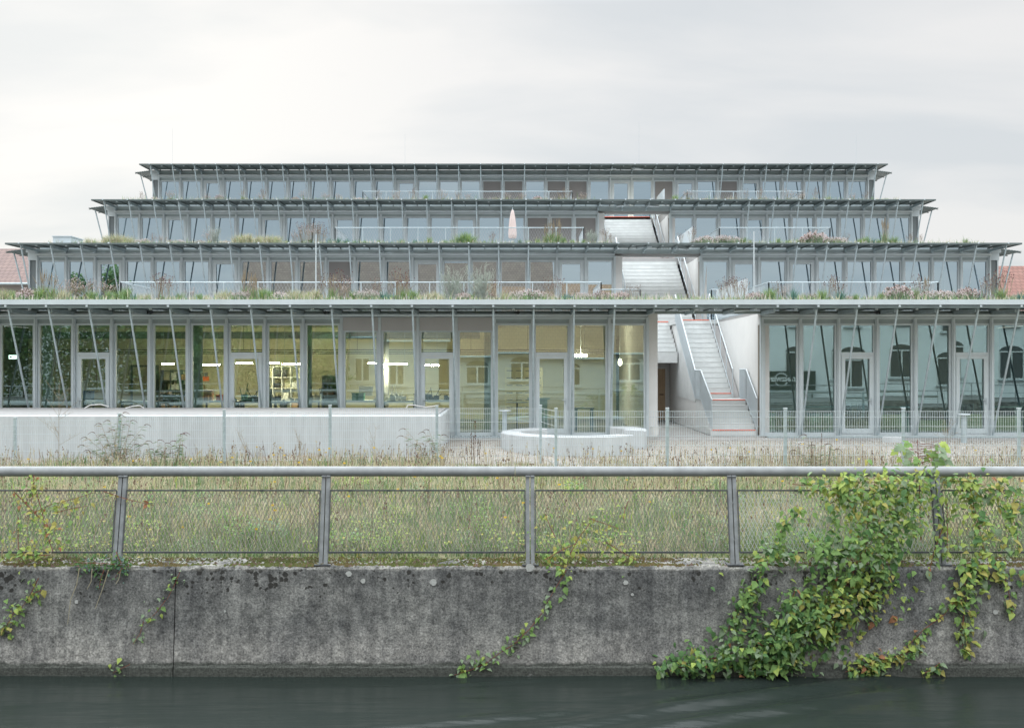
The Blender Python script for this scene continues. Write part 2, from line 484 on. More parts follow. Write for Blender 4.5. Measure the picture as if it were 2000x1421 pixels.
# rooms: floors, ceilings and back walls behind the glass
def wallbox(name, m, *a): return MB().box(*a).build(name, m, bld)
b = MB()
b.box(-XE-.06, OX0-.002, 30.6, 39.4, -.06, .0); b.box(OX1+.25, XE+.06, 30.6, 39.4, -.06, .0)
b.build('room_floor', M['room_floor'], bld)
b = MB()
b.box(-XE-.06, OX0-.002, 39.4, 39.6, -.05, 3.58); b.box(OX1+.25, XE+.06, 39.4, 39.6, -.05, 3.58)
b.build('back_wall', [M['room_warm']], bld)
b = MB()
b.box(-XE-.06, OX0-.31, 30.42, 39.4, 3.52, 3.615); b.box(OX1+.25, XE+.06, 30.42, 39.4, 3.52, 3.615)
b.build('ceiling', M['ceiling'], bld)
for li, bw in ((1, 46.9), (2, 53.2), (3, 60.5)):
    lv = LV[li]; b = MB()
    zc = lv['zh']
    if li < 3:
        b.box(-XE-.06, OX0-.002, bw, bw+.15, lv['zf']+.02, zc); b.box(OX1+.25, XE+.06, bw, bw+.15, lv['zf']+.02, zc)
    else: b.box(-XE-.06, XE+.06, bw, bw+.15, lv['zf']+.02, zc)
    for x in (-11.3, -4.5, 12.4) + ((3.6,) if li == 3 else ()): b.box(x-.08, x+.08, lv['D']+.5, bw, lv['zf']+.02, zc)
    b.build('room_wall', M['room'], bld)
# slabs
b = MB()
b.box(-XE-.5, XE+.5, 28.56, 30.26, 3.735, 3.895)                  # planted edge over the canopy
b.build('planting_tray', M['galv'], bld)
for y0, y1, z0, z1 in ((40.30, 41.75, 6.632, 6.86), (48.2, 49.7, 9.537, 9.86)):
    MB().box(-XE, OX0-.1, y0, y1, z0, z1).box(OX1+.1, XE, y0, y1, z0, z1).build('planting_tray', M['galv'], bld)
b = MB().box(-XE-.56, XE+.56, 28.40, 28.55, 3.765, 3.905)
b.build('gutter', M['galv_light'], bld)
def slab(name, y0, y1, z0, z1, vy):
    b = MB()
    b.box(-XE-.3, OX0, y0, y1, z0, z1); b.box(OX1, XE+.3, y0, y1, z0, z1)
    if vy[0] > y0: b.box(OX0, OX1, y0, vy[0], z0, z1)
    b.box(OX0, OX1, vy[1], y1, z0, z1)
    b.build(name, M['concrete_top'], bld)
slab('terrace_slab', 30.41, 62, 3.618, 3.705, (30.6, 38.42))
MB().box(5.80, OX1, 36.62, 38.418, 3.55, 3.704).build('stair_head', M['stair'], bld)
slab('terrace_slab', 40.24, 62, 6.345, 6.63, (40.6, 43.58))
slab('terrace_slab', 48.10, 62, 9.185, 9.535, (48.5, 51.98))
MB().box(-XE-.3, XE+.3, 53.965, 62, 11.955, 12.31).build('roof_slab', M['concrete_top'], bld)
MB().box(-XE-.3, XE+.3, 62.003, 62.2, -.1, 12.30).build('rear_wall', M['panel_dark'], bld)

# piers and walls beside the stairs
for li, yb in ((0, 38.40), (1, 47.9), (2, 53.8)):
    lv = LV[li]; D = lv['D']; z0 = lv['zf'] - (.1 if li == 0 else 0); z1 = lv['zr'] - (.105 if li == 0 else .32 if li == 1 else .38)
    b = MB()
    b.box(OX0+.012, OX0+.31, D-.02, yb, z0, z1)
    b.build('stair_pier', M['white'], bld)
    b = MB()
    b.box(OX1-.03, OX1+.24, D+.02, D+1.35, z0, z1); b.box(OX1, OX1+.24, D+1.35, yb, z0, z1)
    b.build('stair_wall', M['white'], bld)
    # terrace guard sheet seen through the opening, above the floor line
    b = MB().box(OX1-.012, OX1+.03, D+1.9, yb-1.4, lv['zr']+.015, lv['zr']+1.08)
    b.build('guard_sheet', M['galv_light'], bld)

def steps(name, x0, x1, y0, z0, n, run, rise, under, tail=0.0, red=()):
    """n risers; 'under' gives the outline's lower side from the last point back to the first"""
    pr = []; y, z = y0, z0
    for i in range(n):
        pr.append((y, z)); z += rise; pr.append((y, z))
        if i < n-1: y += run
    ye = y + tail
    pr.append((ye, z)) if tail else None
    o = MB().prism_x(pr + under(y if not tail else ye, z), x0, x1).build(name, M['stair'], bld)
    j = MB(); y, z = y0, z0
    for i in range(n):                                   # fine grey strip under each nosing, its shadow line put into colour
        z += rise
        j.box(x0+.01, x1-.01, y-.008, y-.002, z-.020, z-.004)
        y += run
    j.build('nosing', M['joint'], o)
    y, z = y0, z0; r = MB()
    for i in range(n):
        z += rise
        if i in red: r.box(x0+.03, x1-.03, y-.018, y+.03, z-.026, z+.004)
        y += run
    if r.V: r.build('warning_strip', M['red'], o)
    return o
# ground to first terrace
steps('stair_flight', 5.86, 7.22, 30.40, 0, 6, .28, .17, lambda y, z: [(y, 0)], tail=1.1, red=(0, 5))
steps('stair_flight', 5.84, 7.02, 32.905, 1.02, 16, .248, .1675, lambda y, z: [(y, 1.0), (32.905, 0.9)], red=(0, 15))
MB().prism_x([(32.91,0),(38.38,0),(38.38,3.54),(36.60,3.54),(36.60,3.45),(32.91,.88)], 5.86, 6.95).build('stair_base', M['white'], bld)
steps('stair_flight', OX0+.315, 5.80, 36.2, 2.40, 8, .285, .163, lambda y, z: [(y, 3.4), (y, 2.16), (36.2, 2.16)], tail=.225, red=(7,))
MB().box(OX0+.315, 5.86, 38.44, 38.55, 0, 3.5).build('stair_wall', M['white'], bld)
dr = MB().box(5.06, 5.68, 38.37, 38.43, 0.02, 1.94).build('door', M['wood'], bld)
MB().bar((5.60,38.30,.98),(5.46,38.30,.98),.014).bar((5.60,38.30,.98),(5.60,38.37,.98),.012).build('handle', M['black'], dr)
MB().box(4.98,5.055,38.36,38.435,0.02,2.02).box(5.685,5.76,38.36,38.435,0.02,2.02).box(5.055,5.685,38.36,38.435,1.945,2.02).build('door_frame', M['white'], dr)
# upper stairs
steps('stair_flight', OX0+.32, 6.90, 39.30, 3.72, 17, .27, .1712, lambda y, z: [(y, z-.35), (39.30, 3.50)], red=(16,))
steps('stair_flight', OX0+.32, 6.90, 47.25, 6.64, 17, .275, .1706, lambda y, z: [(y, z-.35), (47.25, 6.40)], red=(16,))
MB().box(4.3, 6.9, 51.655, 53.0, 9.3, 9.535).build('stair_head', M['stair'], bld)
MB().box(4.3, 6.9, 43.625, 47.24, 6.38, 6.632).build('stair_head', M['stair'], bld)

# balustrades of close vertical bars
def bars(name, pts, h, step=.055, r=.011, parent=bld, m='galv_light', top=.022, low=None):
    b = MB()
    for (p, q) in zip(pts[:-1], pts[1:]):
        p, q = Vector(p), Vector(q); n = max(1, int((q-p).length/step))
        up = Vector((0,0,h))
        b.bar(p+up, q+up, top, 6)
        b.bar(p+Vector((0,0,.02)), q+Vector((0,0,.02)), .018, 4)
        for i in range(n+1):
            a = p.lerp(q, i/n); b.bar(a+Vector((0,0,.02)), a+up, r, 4, cap=False)
    return b.build(name, M[m], parent)
bars('balustrade', [(5.90,30.45,.14),(5.83,31.85,1.0),(5.83,32.85,1.0),(5.80,36.75,3.68)], .92, .04, .013)
bars('balustrade', [(7.24,30.45,.14),(7.24,31.85,1.0),(7.24,32.80,1.0)], .95, .055, .011)
def handrail(pts, h, posts, m='galv_light'):
    b = MB(); P3 = [Vector(p)+Vector((0,0,h)) for p in pts]
    b.path(P3, .021, 6)
    b.path([Vector(p)+Vector((0,0,.12)) for p in pts], .012, 5)
    for i in range(posts):
        t = i/(posts-1); tot = len(pts)-1; s = min(int(t*tot), tot-1)
        a = Vector(pts[s]).lerp(Vector(pts[s+1]), t*tot-s); b.bar(a, a+Vector((0,0,h)), .017, 5)
    return b.build('handrail', M[m], bld)
handrail([(7.03,32.85,1.0),(7.03,36.75,3.68)], .95, 5)
handrail([(6.98,39.3,3.80),(6.98,43.6,6.6)], .95, 6)
handrail([(6.98,47.25,6.72),(6.98,51.6,9.5)], .95, 6)
handrail([(4.36,39.3,3.80),(4.36,43.6,6.6)], .9, 6)
handrail([(4.36,47.25,6.72),(4.36,51.6,9.5)], .9, 6)
for (y0,z0,y1,z1) in ((32.9,1.0,36.7,3.66),(39.3,3.75,43.6,6.6),(47.25,6.7,51.6,9.5)):   # grey stringer in the gap beside the wall
    MB().prism_x([(y0,z0-.30),(y1,z1-.30),(y1,z1-.10),(y0,z0-.10)], 7.06, 7.30).build('stair_gap', M['concrete_top'], bld)

# terrace guard rails with wire netting
def guard(x0, x1, y, zf, back, ends, name='guard_rail'):
    h = 1.12; posts = MB(); net = MB()
    n = round((x1-x0)/BAY); segs = [((x0,y),(x1,y))]
    for e in ends: segs.append(((e,y),(e,y+back)))
    for (p, q) in segs:
        Lg = math.dist(p, q); nn = max(1, round(Lg/1.13))
        p3 = lambda t, z: (p[0]+(q[0]-p[0])*t, p[1]+(q[1]-p[1])*t, zf+z)
        posts.bar(p3(0,h), p3(1,h), .021, 6)
        posts.bar(p3(0,.1), p3(1,.1), .014, 5)
        for i in range(nn+1): posts.box(*[v for c in zip(Vector(p3(i/nn,0))-Vector((.018,.018,0)), Vector(p3(i/nn,h))+Vector((.018,.018,0))) for v in c])
        s = .11; k = -1.0
        while k < Lg:
            for sg in (1, -1):
                a, c = (k, .12), (k+.5, h-.02)
                if sg < 0: a, c = (k+.5, .12), (k, h-.02)
                t0, t1 = a[0], c[0]
                if min(t0,t1) >= 0 and max(t0,t1) <= Lg: net.bar(p3(a[0]/Lg, a[1]), p3(c[0]/Lg, c[1]), .0032, 3, cap=False)
            k += s
    g = posts.build(name, M['galv'], bld)
    net.build('wire_net', M['net'], g)
    return g
guard(-13.0, 2.9, 33.9, 3.70, 3.3, (-13.0, 2.9))
guard(8.45, 14.05, 33.9, 3.70, 3.3, (8.45, 14.05))
guard(3.0, 4.6, 37.2, 3.70, .4, (4.6,))
guard(7.2, 8.4, 37.25, 3.70, .4, (7.2,))
guard(-7.37, 2.9, 42.3, 6.62, 2.9, (-7.37, 2.9))
guard(8.5, 13.07, 42.3, 6.62, 2.9, (8.5, 13.07))
guard(-7.46, 2.9, 50.7, 9.53, 2.5, (-7.46, 2.9))
guard(8.6, 14.3, 50.7, 9.53, 2.5, (8.6, 14.3))
# cable and lamps under the lowest canopy
for x, y in ((-5.5, 29.9), (.13, 29.9), (10.7, 29.9), (-10.7, 29.9)):
    b = MB().bar((x,29.90,3.625),(x,30.27,3.625),.045,10).bar((x,29.905,3.625),(x,29.86,3.625),.055,10)
    b.build('camera_housing', M['black'], bld)
for (px, py, d, tilt) in ((1345,602,29.4,.10),(1258,481,39.5,.10),(1330,484,39.5,-.08),(1192,330,53,.1),(1245,328,53,-.1),(1216,400,47.2,.12),(1275,401,47.2,-.1),(1443,604,29.4,.08)):
    c = P(px, py, d)
    b = MB().bar(c-Vector((.30,0,.03+tilt*.3)), c+Vector((.30,0,-.03+tilt*.3)), .05, 8)
    b.build('canopy_lamp', M['galv_light'], bld, smooth=True)
c = P(1241, 410, 52.6)
MB().lathe([(.01,-.1),(.08,-.06),(.10,0),(.06,.06),(.01,.08)], c, 12).build('wall_lamp', M['lamp_soft'], bld)
# ------------------------------------------------------------------ inside the ground floor
def lamp(px, py, d, wpx, label):
    c = P(px, py, d); h = wpx*d/FP/2
    t = thing('strip_lamp', c, label, 'lamp', 'strip lamps hanging in the ground floor workshop')
    MB().box(c.x-h, c.x+h, c.y-.05, c.y+.05, c.z-.018, c.z+.016).build('tube', M['lamp'], t)
    b = MB().box(c.x-h-.02, c.x+h+.02, c.y-.055, c.y+.055, c.z+.018, c.z+.045)
    for s in (-.8, .8): b.bar((c.x+s*h, c.y, c.z+.045), (c.x+s*h, c.y, 3.5), .006, 4)
    b.build('housing', M['galv'], t)
for a in ((328,710,36.2,21,'short lit strip lamp behind the fifth pane from the left'),
          (408,712,35.0,41,'lit strip lamp glowing behind the sixth pane from the left'),
          (477,709,36.4,31,'lit strip lamp seen through the second glazed door from the left'),
          (578,711,35.0,55,'longest lit strip lamp, by the white shelf unit'),
          (530,709,36.4,30,'lit strip lamp just left of the longest one, above the shelf unit'),
          (738,709,36.4,38,'lit strip lamp behind the first pane under the lowered blinds'),
          (772,711,35.0,46,'lit strip lamp behind the second pane under the lowered blinds'),
          (840,713,35.0,34,'dim end strip lamp seen through the door under the blinds')):
    lamp(*a)
c = P(1134, 694, 35.5)
t = thing('ceiling_lamp', c, 'round lit ceiling lamp behind the glass right of the middle door', 'lamp')
MB().lathe([(.02,-.05),(.20,-.04),(.24,0),(.22,.03),(.05,.05)], c, 20).build('shade', M['lamp_soft'], t, smooth=True)
MB().bar(c+Vector((0,0,.05)), (c.x,c.y,3.5), .012, 6).build('stem', M['galv'], t)
c = P(1211, 707, 35.0)
t = thing('ceiling_lamp', c, 'small lit bulb lamp right of the round ceiling lamp, near the white pier', 'lamp')
MB().lathe([(.01,-.12),(.06,-.08),(.07,0),(.05,.08),(.02,.12)], c, 14).build('bulb', M['bulb'], t, smooth=True)
MB().bar(c+Vector((0,0,.12)), (c.x,c.y,3.5), .01, 6).build('stem', M['galv'], t)
c = P(25, 697, 37.0)
t = thing('exit_sign', c, 'small lit pale green exit sign inside the far left pane', 'sign')
MB().box(c.x-.13,c.x+.13,c.y-.03,c.y+.03,c.z-.07,c.z+.07).build('panel', M['exit'], t)
b = MB().box(c.x-.09,c.x-.02,c.y-.034,c.y-.031,c.z-.03,c.z+.03).bar((c.x+.02,c.y-.033,c.z),(c.x+.09,c.y-.033,c.z),.008,4)
b.bar((c.x,c.y,c.z+.07),(c.x,c.y,3.5),.01,4)
b.build('pictogram', M['panel_dark'], t)

mats_bench = [mat('bench top grey', (.33,.35,.35), .5), mat('bench frame', (.12,.14,.145), .5)]
def bench(px, d, wd, label, dep=.75):
    x = (px-VX)*d/FP
    t = thing('workbench', (x, d, 0), label, 'workbench', 'workbenches in the ground floor workshop')
    MB().box(x-wd/2, x+wd/2, d-dep/2, d+dep/2, .84, .90).build('top', mats_bench[0], t)
    for sx in (-1, 1):
        for sy in (-1, 1):
            a, b_ = x+sx*(wd/2-.06), d+sy*(dep/2-.06)
            MB().box(a-.03, a+.03, b_-.03, b_+.03, 0, .838).build('leg', mats_bench[1], t)
    MB().box(x-wd/2+.12, x+wd/2-.12, d-.02, d+.02, .12, .60).build('back_panel', mats_bench[1], t)
bench(120, 34.2, 2.0, 'workbench behind the second pane from the left')
bench(195, 35.2, 1.5, 'workbench carrying a blue bin inside the first glazed door')
bench(275, 34.0, 1.6, 'workbench in front of the pale inner door')
bench(345, 33.6, 1.9, 'workbench with a black toolbox under the short strip lamp')
bench(425, 34.4, 1.7, 'workbench with boxes behind the red light')
bench(510, 34.0, 1.6, 'workbench with dark machines left of the shelf unit')
bench(580, 34.2, 1.7, 'workbench in front of the white shelf unit')
bench(700, 34.6, 1.8, 'workbench crowded with trays left of the round white column')
bench(780, 34.4, 1.6, 'workbench crowded with trays right of the round white column')
bench(850, 34.9, 1.5, 'workbench behind the door under the lowered blinds')

def box_thing(name, px, pz, d, sx, sy, sz, m, label, cat, lid=None, group=None):
    x = (px-VX)*d/FP
    t = thing(name, (x, d, pz), label, cat, group)
    MB().box(x-sx/2, x+sx/2, d-sy/2, d+sy/2, pz, pz+sz).build('body', m, t)
    MB().box(x-sx/2-.015, x+sx/2+.015, d-sy/2-.015, d+sy/2+.015, pz+sz+.002, pz+sz+.03).build('lid', lid or m, t)
mb = lambda n, c, r=.5: mat(n, c, r)
blue, cardb, blk, grn, redm, whitep, teal = mb('blue bin plastic',(.03,.08,.20)), mb('cardboard',(.38,.24,.13),.8), M['black'], mb('green crate',(.05,.22,.14)), mb('red plastic',(.6,.10,.06)), mb('white plastic',(.65,.65,.62)), mb('pale teal board',(.35,.55,.50))
box_thing('storage_bin', 173, .90, 35.2, .28, .3, .27, blue, 'dark blue bin on a bench inside the first glazed door', 'bin')
box_thing('toolbox', 338, .90, 33.6, .55, .35, .20, blk, 'long black toolbox on the bench under the short strip lamp', 'toolbox')
box_thing('cardboard_box', 322, .90, 33.7, .32, .3, .26, cardb, 'brown cardboard box left of the long black toolbox', 'box')
box_thing('cardboard_box', 408, .90, 34.4, .26, .25, .32, cardb, 'brown cardboard box below the orange rack', 'box')
box_thing('storage_bin', 430, .90, 34.3, .22, .2, .16, redm, 'small red bin beside the second glazed door', 'bin')
box_thing('monitor_box', 640, .90, 35.4, .50, .35, .34, blk, 'black machine on a bench left of the round white column', 'machine')
box_thing('file_box', 820, .90, 34.4, .36, .3, .2, blk, 'black file box on the bench right of the round white column', 'box')
box_thing('storage_bin', 700, .90, 34.5, .40, .3, .22, grn, 'green crate among trays behind the lowered blinds', 'bin')
box_thing('printer', 715, 1.0, 36.6, .45, .4, .3, mb('grey printer',(.3,.31,.31)), 'grey printer at the back behind the lowered blinds', 'printer')
# tool clutter, one thing per bench
for i, (px, d, m, lab) in enumerate(((375,33.6,cardb,'loose tools at the right end of the bench with the black toolbox'),(520,34,blk,'dark tools heaped left of the white shelf unit'),(600,34.2,whitep,'white parts heaped in front of the white shelf unit'),(760,34.4,whitep,'trays of white parts right of the round white column'),(850,34.9,blk,'black instruments on the bench behind the door under the blinds'),(470,34.0,grn,'dark green tools behind the second glazed door'))):
    x = (px-VX)*d/FP; b = MB(); r2 = random.Random(i)
    for j in range(14):
        a = x + r2.uniform(-.5,.5); y = d + r2.uniform(-.25,.25); s = r2.uniform(.03,.09); h = r2.uniform(.05,.22)
        b.box(a-s, a+s, y-s, y+s, .902, .902+h)
        if j % 3 == 0: b.bar((a,y,.9+h),(a+r2.uniform(-.2,.2),y,.9+h+r2.uniform(.1,.4)),.012,5)
    o = b.build('tool_heap', m); tag(o, lab, 'tools')
# shelves
def shelf(px, d, wd, h, label, m, n=5, cols=4, seed=1):
    x = (px-VX)*d/FP; t = thing('shelf_unit', (x, d, 0), label, 'shelf'); b = MB()
    for i in range(cols+1):
        a = x - wd/2 + wd*i/cols; b.box(a-.012, a+.012, d-.17, d+.17, 0, h)
    b.build('upright', m, t); b = MB()
    for i in range(n+1): 
        for c in range(cols): b.box(x-wd/2+wd*c/cols+.013, x-wd/2+wd*(c+1)/cols-.013, d-.165, d+.165, .06+(h-.1)*i/n, .085+(h-.1)*i/n)
    b.build('board', m, t)
    MB().box(x-wd/2, x+wd/2, d+.172, d+.18, 0, h).build('back_board', M['room_warm'], t)
    r2 = random.Random(seed); b = MB()
    for i in range(n):
        for c in range(cols):
            if r2.random() < .7:
                z = .087+(h-.1)*i/n; x0 = x-wd/2+wd*c/cols+.03; e = wd/cols-.06
                b.box(x0, x0+e*r2.uniform(.4,.95), d-.14, d+.1, z, z+(h-.1)/n*r2.uniform(.3,.8), r2.randrange(3))
    b.build('boxes', [whitep, cardb, blk], t)
shelf(552, 37.4, 1.3, 2.05, 'white shelf unit full of boxes below the longest strip lamp', whitep, 5, 4, 3)
shelf(652, 33.2, .7, 1.75, 'narrow white wire rack of trays left of the lowered blinds', whitep, 8, 1, 5)
shelf(345, 38.2, 1.1, 1.9, 'grey shelf unit behind the short strip lamp', M['panel_dark'], 5, 3, 8)
# orange rack
x = (392-VX)*37.5/FP
t = thing('tool_rack', (x,37.5,0), 'orange rack of machine heads under the second strip lamp', 'rack')
MB().box(x-.30,x+.30,37.4,37.55,1.50,1.66).build('beam', mb('orange paint',(.55,.12,.03)), t)
b = MB()
for s in (-.25,-.1,.05,.2): b.box(x+s-.04,x+s+.04,37.38,37.56,1.661,1.80)
b.box(x-.06,x+.06,37.42,37.55,0,1.498); b.build('stand', M['panel_dark'], t)
# round columns
colm = [mat('grey green painted column',(.34,.42,.38),.6), M['white']]
for px, d, m, lab in ((95,32.0,0,'grey green round column behind the second pane from the left'),(385,32.0,0,'grey green round column behind the sixth pane from the left'),(750,35.6,1,'round white column lit by strip lamps under the blinds'),(956,32.3,0,'grey green round column left of the middle door'),(605,33.0,0,'thin grey steel column right of the shelf unit')):
    x = (px-VX)*d/FP; r = .07 if px == 605 else .17
    t = thing('column', (x,d,0), lab, 'column')
    MB().lathe([(r,.1),(r,3.515)], (x,d,0), 24).build('shaft', colm[m], t, smooth=True)
    MB().lathe([(r+.03,0),(r+.03,.098)], (x,d,0), 24).build('foot', M['panel_dark'], t)
# inner door
x = (282-VX)*39.3/FP
t = thing('inner_door', (x,39.3,0), 'pale inner door in the back wall behind the fourth pane', 'door')
MB().box(x-.45,x+.45,39.33,39.38,0.0,2.0).build('leaf', mb('pale door',(.6,.58,.42)), t)
MB().box(x-.53,x-.452,39.30,39.39,0,2.08).box(x+.452,x+.53,39.30,39.39,0,2.08).box(x-.452,x+.452,39.30,39.39,2.002,2.08).build('frame', M['panel_dark'], t)
MB().bar((x+.3,39.27,1.0),(x+.38,39.27,1.0),.015).bar((x+.38,39.27,1),(x+.38,39.33,1),.015).build('handle', M['black'], t)
# ducts and cable trays under the ceiling
t = thing('air_duct', (-7,36.5,3.0), 'dark air duct running below the workshop ceiling', 'duct')
MB().box(-18,-1.2,36.3,36.7,3.02,3.26).build('duct', M['panel_dark'], t)
b = MB()
for i in range(9): b.bar((-17.5+i*2,36.5,3.26),(-17.5+i*2,36.5,3.52),.012,4)
b.build('hanger', M['panel_dark'], t)
t = thing('cable_tray', (-6,35,2.6), 'dark cable trays running the length of the workshop above the lamps', 'cable tray')
b = MB()
for z, y in ((2.60,36.0),(2.53,36.1),(2.47,36.05)): b.box(-18,3.4,y,y+.1,z,z+.03)
b.build('tray', M['black'], t)
b = MB()
for i in range(11): b.bar((-17.5+i*2,36.05,2.63),(-17.5+i*2,36.05,3.51),.008,4)
b.build('hanger', M['black'], t)
# white letter boxes, counter and table by the middle door
t = thing('letter_boxes', (-.0,36.4,0), 'cream wall of letter boxes inside the middle door', 'letter boxes')
x0, x1 = (986-VX)*36.4/FP, (1060-VX)*36.4/FP
cream = mb('cream sheet',(.80,.72,.42)); 
MB().box(x0,x1,36.4,36.9,0,2.0).build('case', cream, t)
b = MB(); s = MB()
for i in range(4):
    for j in range(7):
        a = x0+(x1-x0)*i/4; e = (x1-x0)/4; z = .12+j*.26
        b.box(a+.012,a+e-.012,36.385,36.398,z,z+.245); s.box(a+.06,a+e-.06,36.378,36.384,z+.19,z+.215)
b.build('flap', cream, t); s.build('slot', M['panel_dark'], t)
x = (1052-VX)*33/FP
t = thing('counter', (x,33,0), 'pale green counter just inside the middle glazed door', 'counter')
MB().box(x-.28,x+.28,32.8,33.2,0,.98).build('body', mb('pale green board',(.42,.58,.48)), t)
MB().box(x-.36,x+.36,32.74,33.26,.982,1.03).build('top', mb('grey green top',(.34,.46,.40)), t)
x = (1140-VX)*33/FP
t = thing('side_table', (x,33,0), 'small blue table right of the middle glazed door', 'table')
MB().box(x-.32,x+.32,32.7,33.3,.68,.73).build('top', mats_bench[0], t)
for s in (-1,1): MB().box(x+s*.25-.04,x+s*.25+.04,32.75,33.2,0,.678).build('leg', mb('blue leg',(.05,.13,.22)), t)
x = (1010-VX)*33.4/FP
t = thing('round_table', (x,33.4,0), 'white round standing table left of the pale green counter', 'table')
MB().lathe([(.38,.0),(.38,.03)], (x,33.4,.86), 24).build('top', whitep, t)
MB().bar((x,33.4,.02),(x,33.4,.86),.03,8).build('stem', M['black'], t)
MB().lathe([(.22,0),(.2,.02)], (x,33.4,0), 20).build('foot', M['black'], t)
# right hand room
for i, (px, d, lab) in enumerate(((1600,33.2,'pale teal table behind the second pane right of the stairs'),(1672,33.8,'pale teal table inside the first glazed door right of the stairs'),(1752,33.0,'pale teal table behind the fourth pane right of the stairs'),(1960,33.2,'pale teal table near the right edge of the glazing'))):
    x = (px-VX)*d/FP
    t = thing('table', (x,d,0), lab, 'table', 'pale teal tables in the right hand room')
    MB().box(x-.62,x+.62,d-.35,d+.35,.72,.76).build('top', teal, t)
    for sx in (-1,1):
        for sy in (-1,1): MB().box(x+sx*.55-.025,x+sx*.55+.025,d+sy*.3-.025,d+sy*.3+.025,0,.718).build('leg', teal, t)
for i, (px, d, lab) in enumerate(((1590,32.2,'left one of two pale teal cabinets under a table right of the stairs'),(1615,32.3,'right one of two pale teal cabinets under a table right of the stairs'),(1765,32.2,'pale teal cabinet behind the fourth pane right of the stairs'),(1500,32.6,'pale cabinet behind the pane next to the stairs'))):
    box_thing('cabinet', px, 0, d, .36, .4, .55, teal, lab, 'cabinet', group='pale cabinets in the right hand room')
def chair(px, d, label):
    x = (px-VX)*d/FP; t = thing('chair', (x,d,0), label, 'chair', 'dark chairs in the right hand room')
    MB().box(x-.21,x+.21,d-.2,d+.2,.43,.46).build('seat', blk, t)
    MB().box(x-.2,x+.2,d+.19,d+.22,.55,.85).build('backrest', blk, t)
    for sx in (-1,1):
        for sy in (-1,1): MB().bar((x+sx*.19,d+sy*.19,0),(x+sx*.18,d+sy*.19,.43 if sy < 0 else .85),.013,6).build('leg', M['galv'], t)
for px, d, lab in ((1655,32.6,'dark chair left inside the first glazed door right of the stairs'),(1690,32.6,'dark chair right inside the first glazed door right of the stairs'),(1790,32.5,'dark chair behind the fifth pane right of the stairs'),(1895,32.6,'dark chair inside the last glazed door on the right')): chair(px, d, lab)
# ------------------------------------------------------------------ ground, canal, walls
def ground_mat():
    m = bpy.data.materials.new('meadow soil and gravel'); m.use_nodes = True
    t = m.node_tree; b = t.nodes['Principled BSDF']; b.inputs['Roughness'].default_value = .95; b.inputs['Specular IOR Level'].default_value = .1
    co = t.nodes.new('ShaderNodeTexCoord')
    n = t.nodes.new('ShaderNodeTexNoise'); n.inputs['Scale'].default_value = 1.4; n.inputs['Detail'].default_value = 9; t.links.new(co.outputs['Object'], n.inputs['Vector'])
    r = t.nodes.new('ShaderNodeValToRGB'); e = r.color_ramp.elements
    e[0].position = .40; e[0].color = (.12,.15,.07,1); e[1].position = .65; e[1].color = (.27,.24,.16,1); t.links.new(n.outputs['Fac'], r.inputs[0])
    v = t.nodes.new('ShaderNodeTexVoronoi'); v.inputs['Scale'].default_value = 16; t.links.new(co.outputs['Object'], v.inputs['Vector'])
    r2 = t.nodes.new('ShaderNodeValToRGB'); e = r2.color_ramp.elements
    e[0].color = (.24,.22,.19,1); e[1].color = (.43,.40,.36,1); t.links.new(v.outputs['Color'], r2.inputs[0])
    sp = t.nodes.new('ShaderNodeSeparateXYZ'); t.links.new(co.outputs['Object'], sp.inputs[0])
    n3 = t.nodes.new('ShaderNodeTexNoise'); n3.inputs['Scale'].default_value = .6; n3.inputs['Detail'].default_value = 5; t.links.new(co.outputs['Object'], n3.inputs['Vector'])
    a = math_node(t, 'ADD', sp.outputs[1], math_node(t, 'MULTIPLY', n3.outputs['Fac'], 7.0))
    f = math_node(t, 'MULTIPLY', math_node(t, 'SUBTRACT', a, 26.4), .9, clamp=True)
    mx = t.nodes.new('ShaderNodeMix'); mx.data_type = 'RGBA'; t.links.new(f, mx.inputs[0]); t.links.new(r.outputs[0], mx.inputs[6]); t.links.new(r2.outputs[0], mx.inputs[7])
    t.links.new(mx.outputs[2], b.inputs['Base Color'])
    bp = t.nodes.new('ShaderNodeBump'); bp.inputs['Distance'].default_value = .03; t.links.new(v.outputs['Distance'], bp.inputs['Height']); t.links.new(bp.outputs[0], b.inputs['Normal'])
    return m
def gz(x, y):
    z = -.31 + .04*max(0, min(1, (y-14)/8)) + .22*max(0, min(1, (y-23.5)/4.0))
    if x < -5 and y < 29: z -= .06*min(1, (-5-x)/7)*max(0, min(1, (29-y)/3))
    return z + .02*math.sin(x*1.7+y)*math.sin(y*1.3-x*.6) * (1 if y < 27 else 0)
b = MB()
xs = [-400,-120,-60] + [-30+i*1.0 for i in range(61)] + [60,120,400]
ys = [12.72+i*.6 for i in range(30)] + [31, 63, 120, 400]
for y in ys:
    for x in xs: b.V.append((x, y, gz(x, y) if y < 30 else -.09))
nx = len(xs)
for j in range(len(ys)-1):
    for i in range(nx-1): b.F.append((j*nx+i, j*nx+i+1, (j+1)*nx+i+1, (j+1)*nx+i)); b.M.append(0)
g = b.build('ground', ground_mat(), origin=(0,0,0)); g['kind'] = 'structure'
o = MB().box(-18.5, 7.3, 29.0, 30.3, -.2, -.03).box(7.3, 18.5, 29.0, 30.3, -.2, -.03).box(OX0+.32, OX1-.03, 30.301, 38.36, -.2, -.02).build('pavement', mat('grey paving', (.36,.345,.33), .85, 0, .15, 3, .2, 30)); o['kind'] = 'structure'
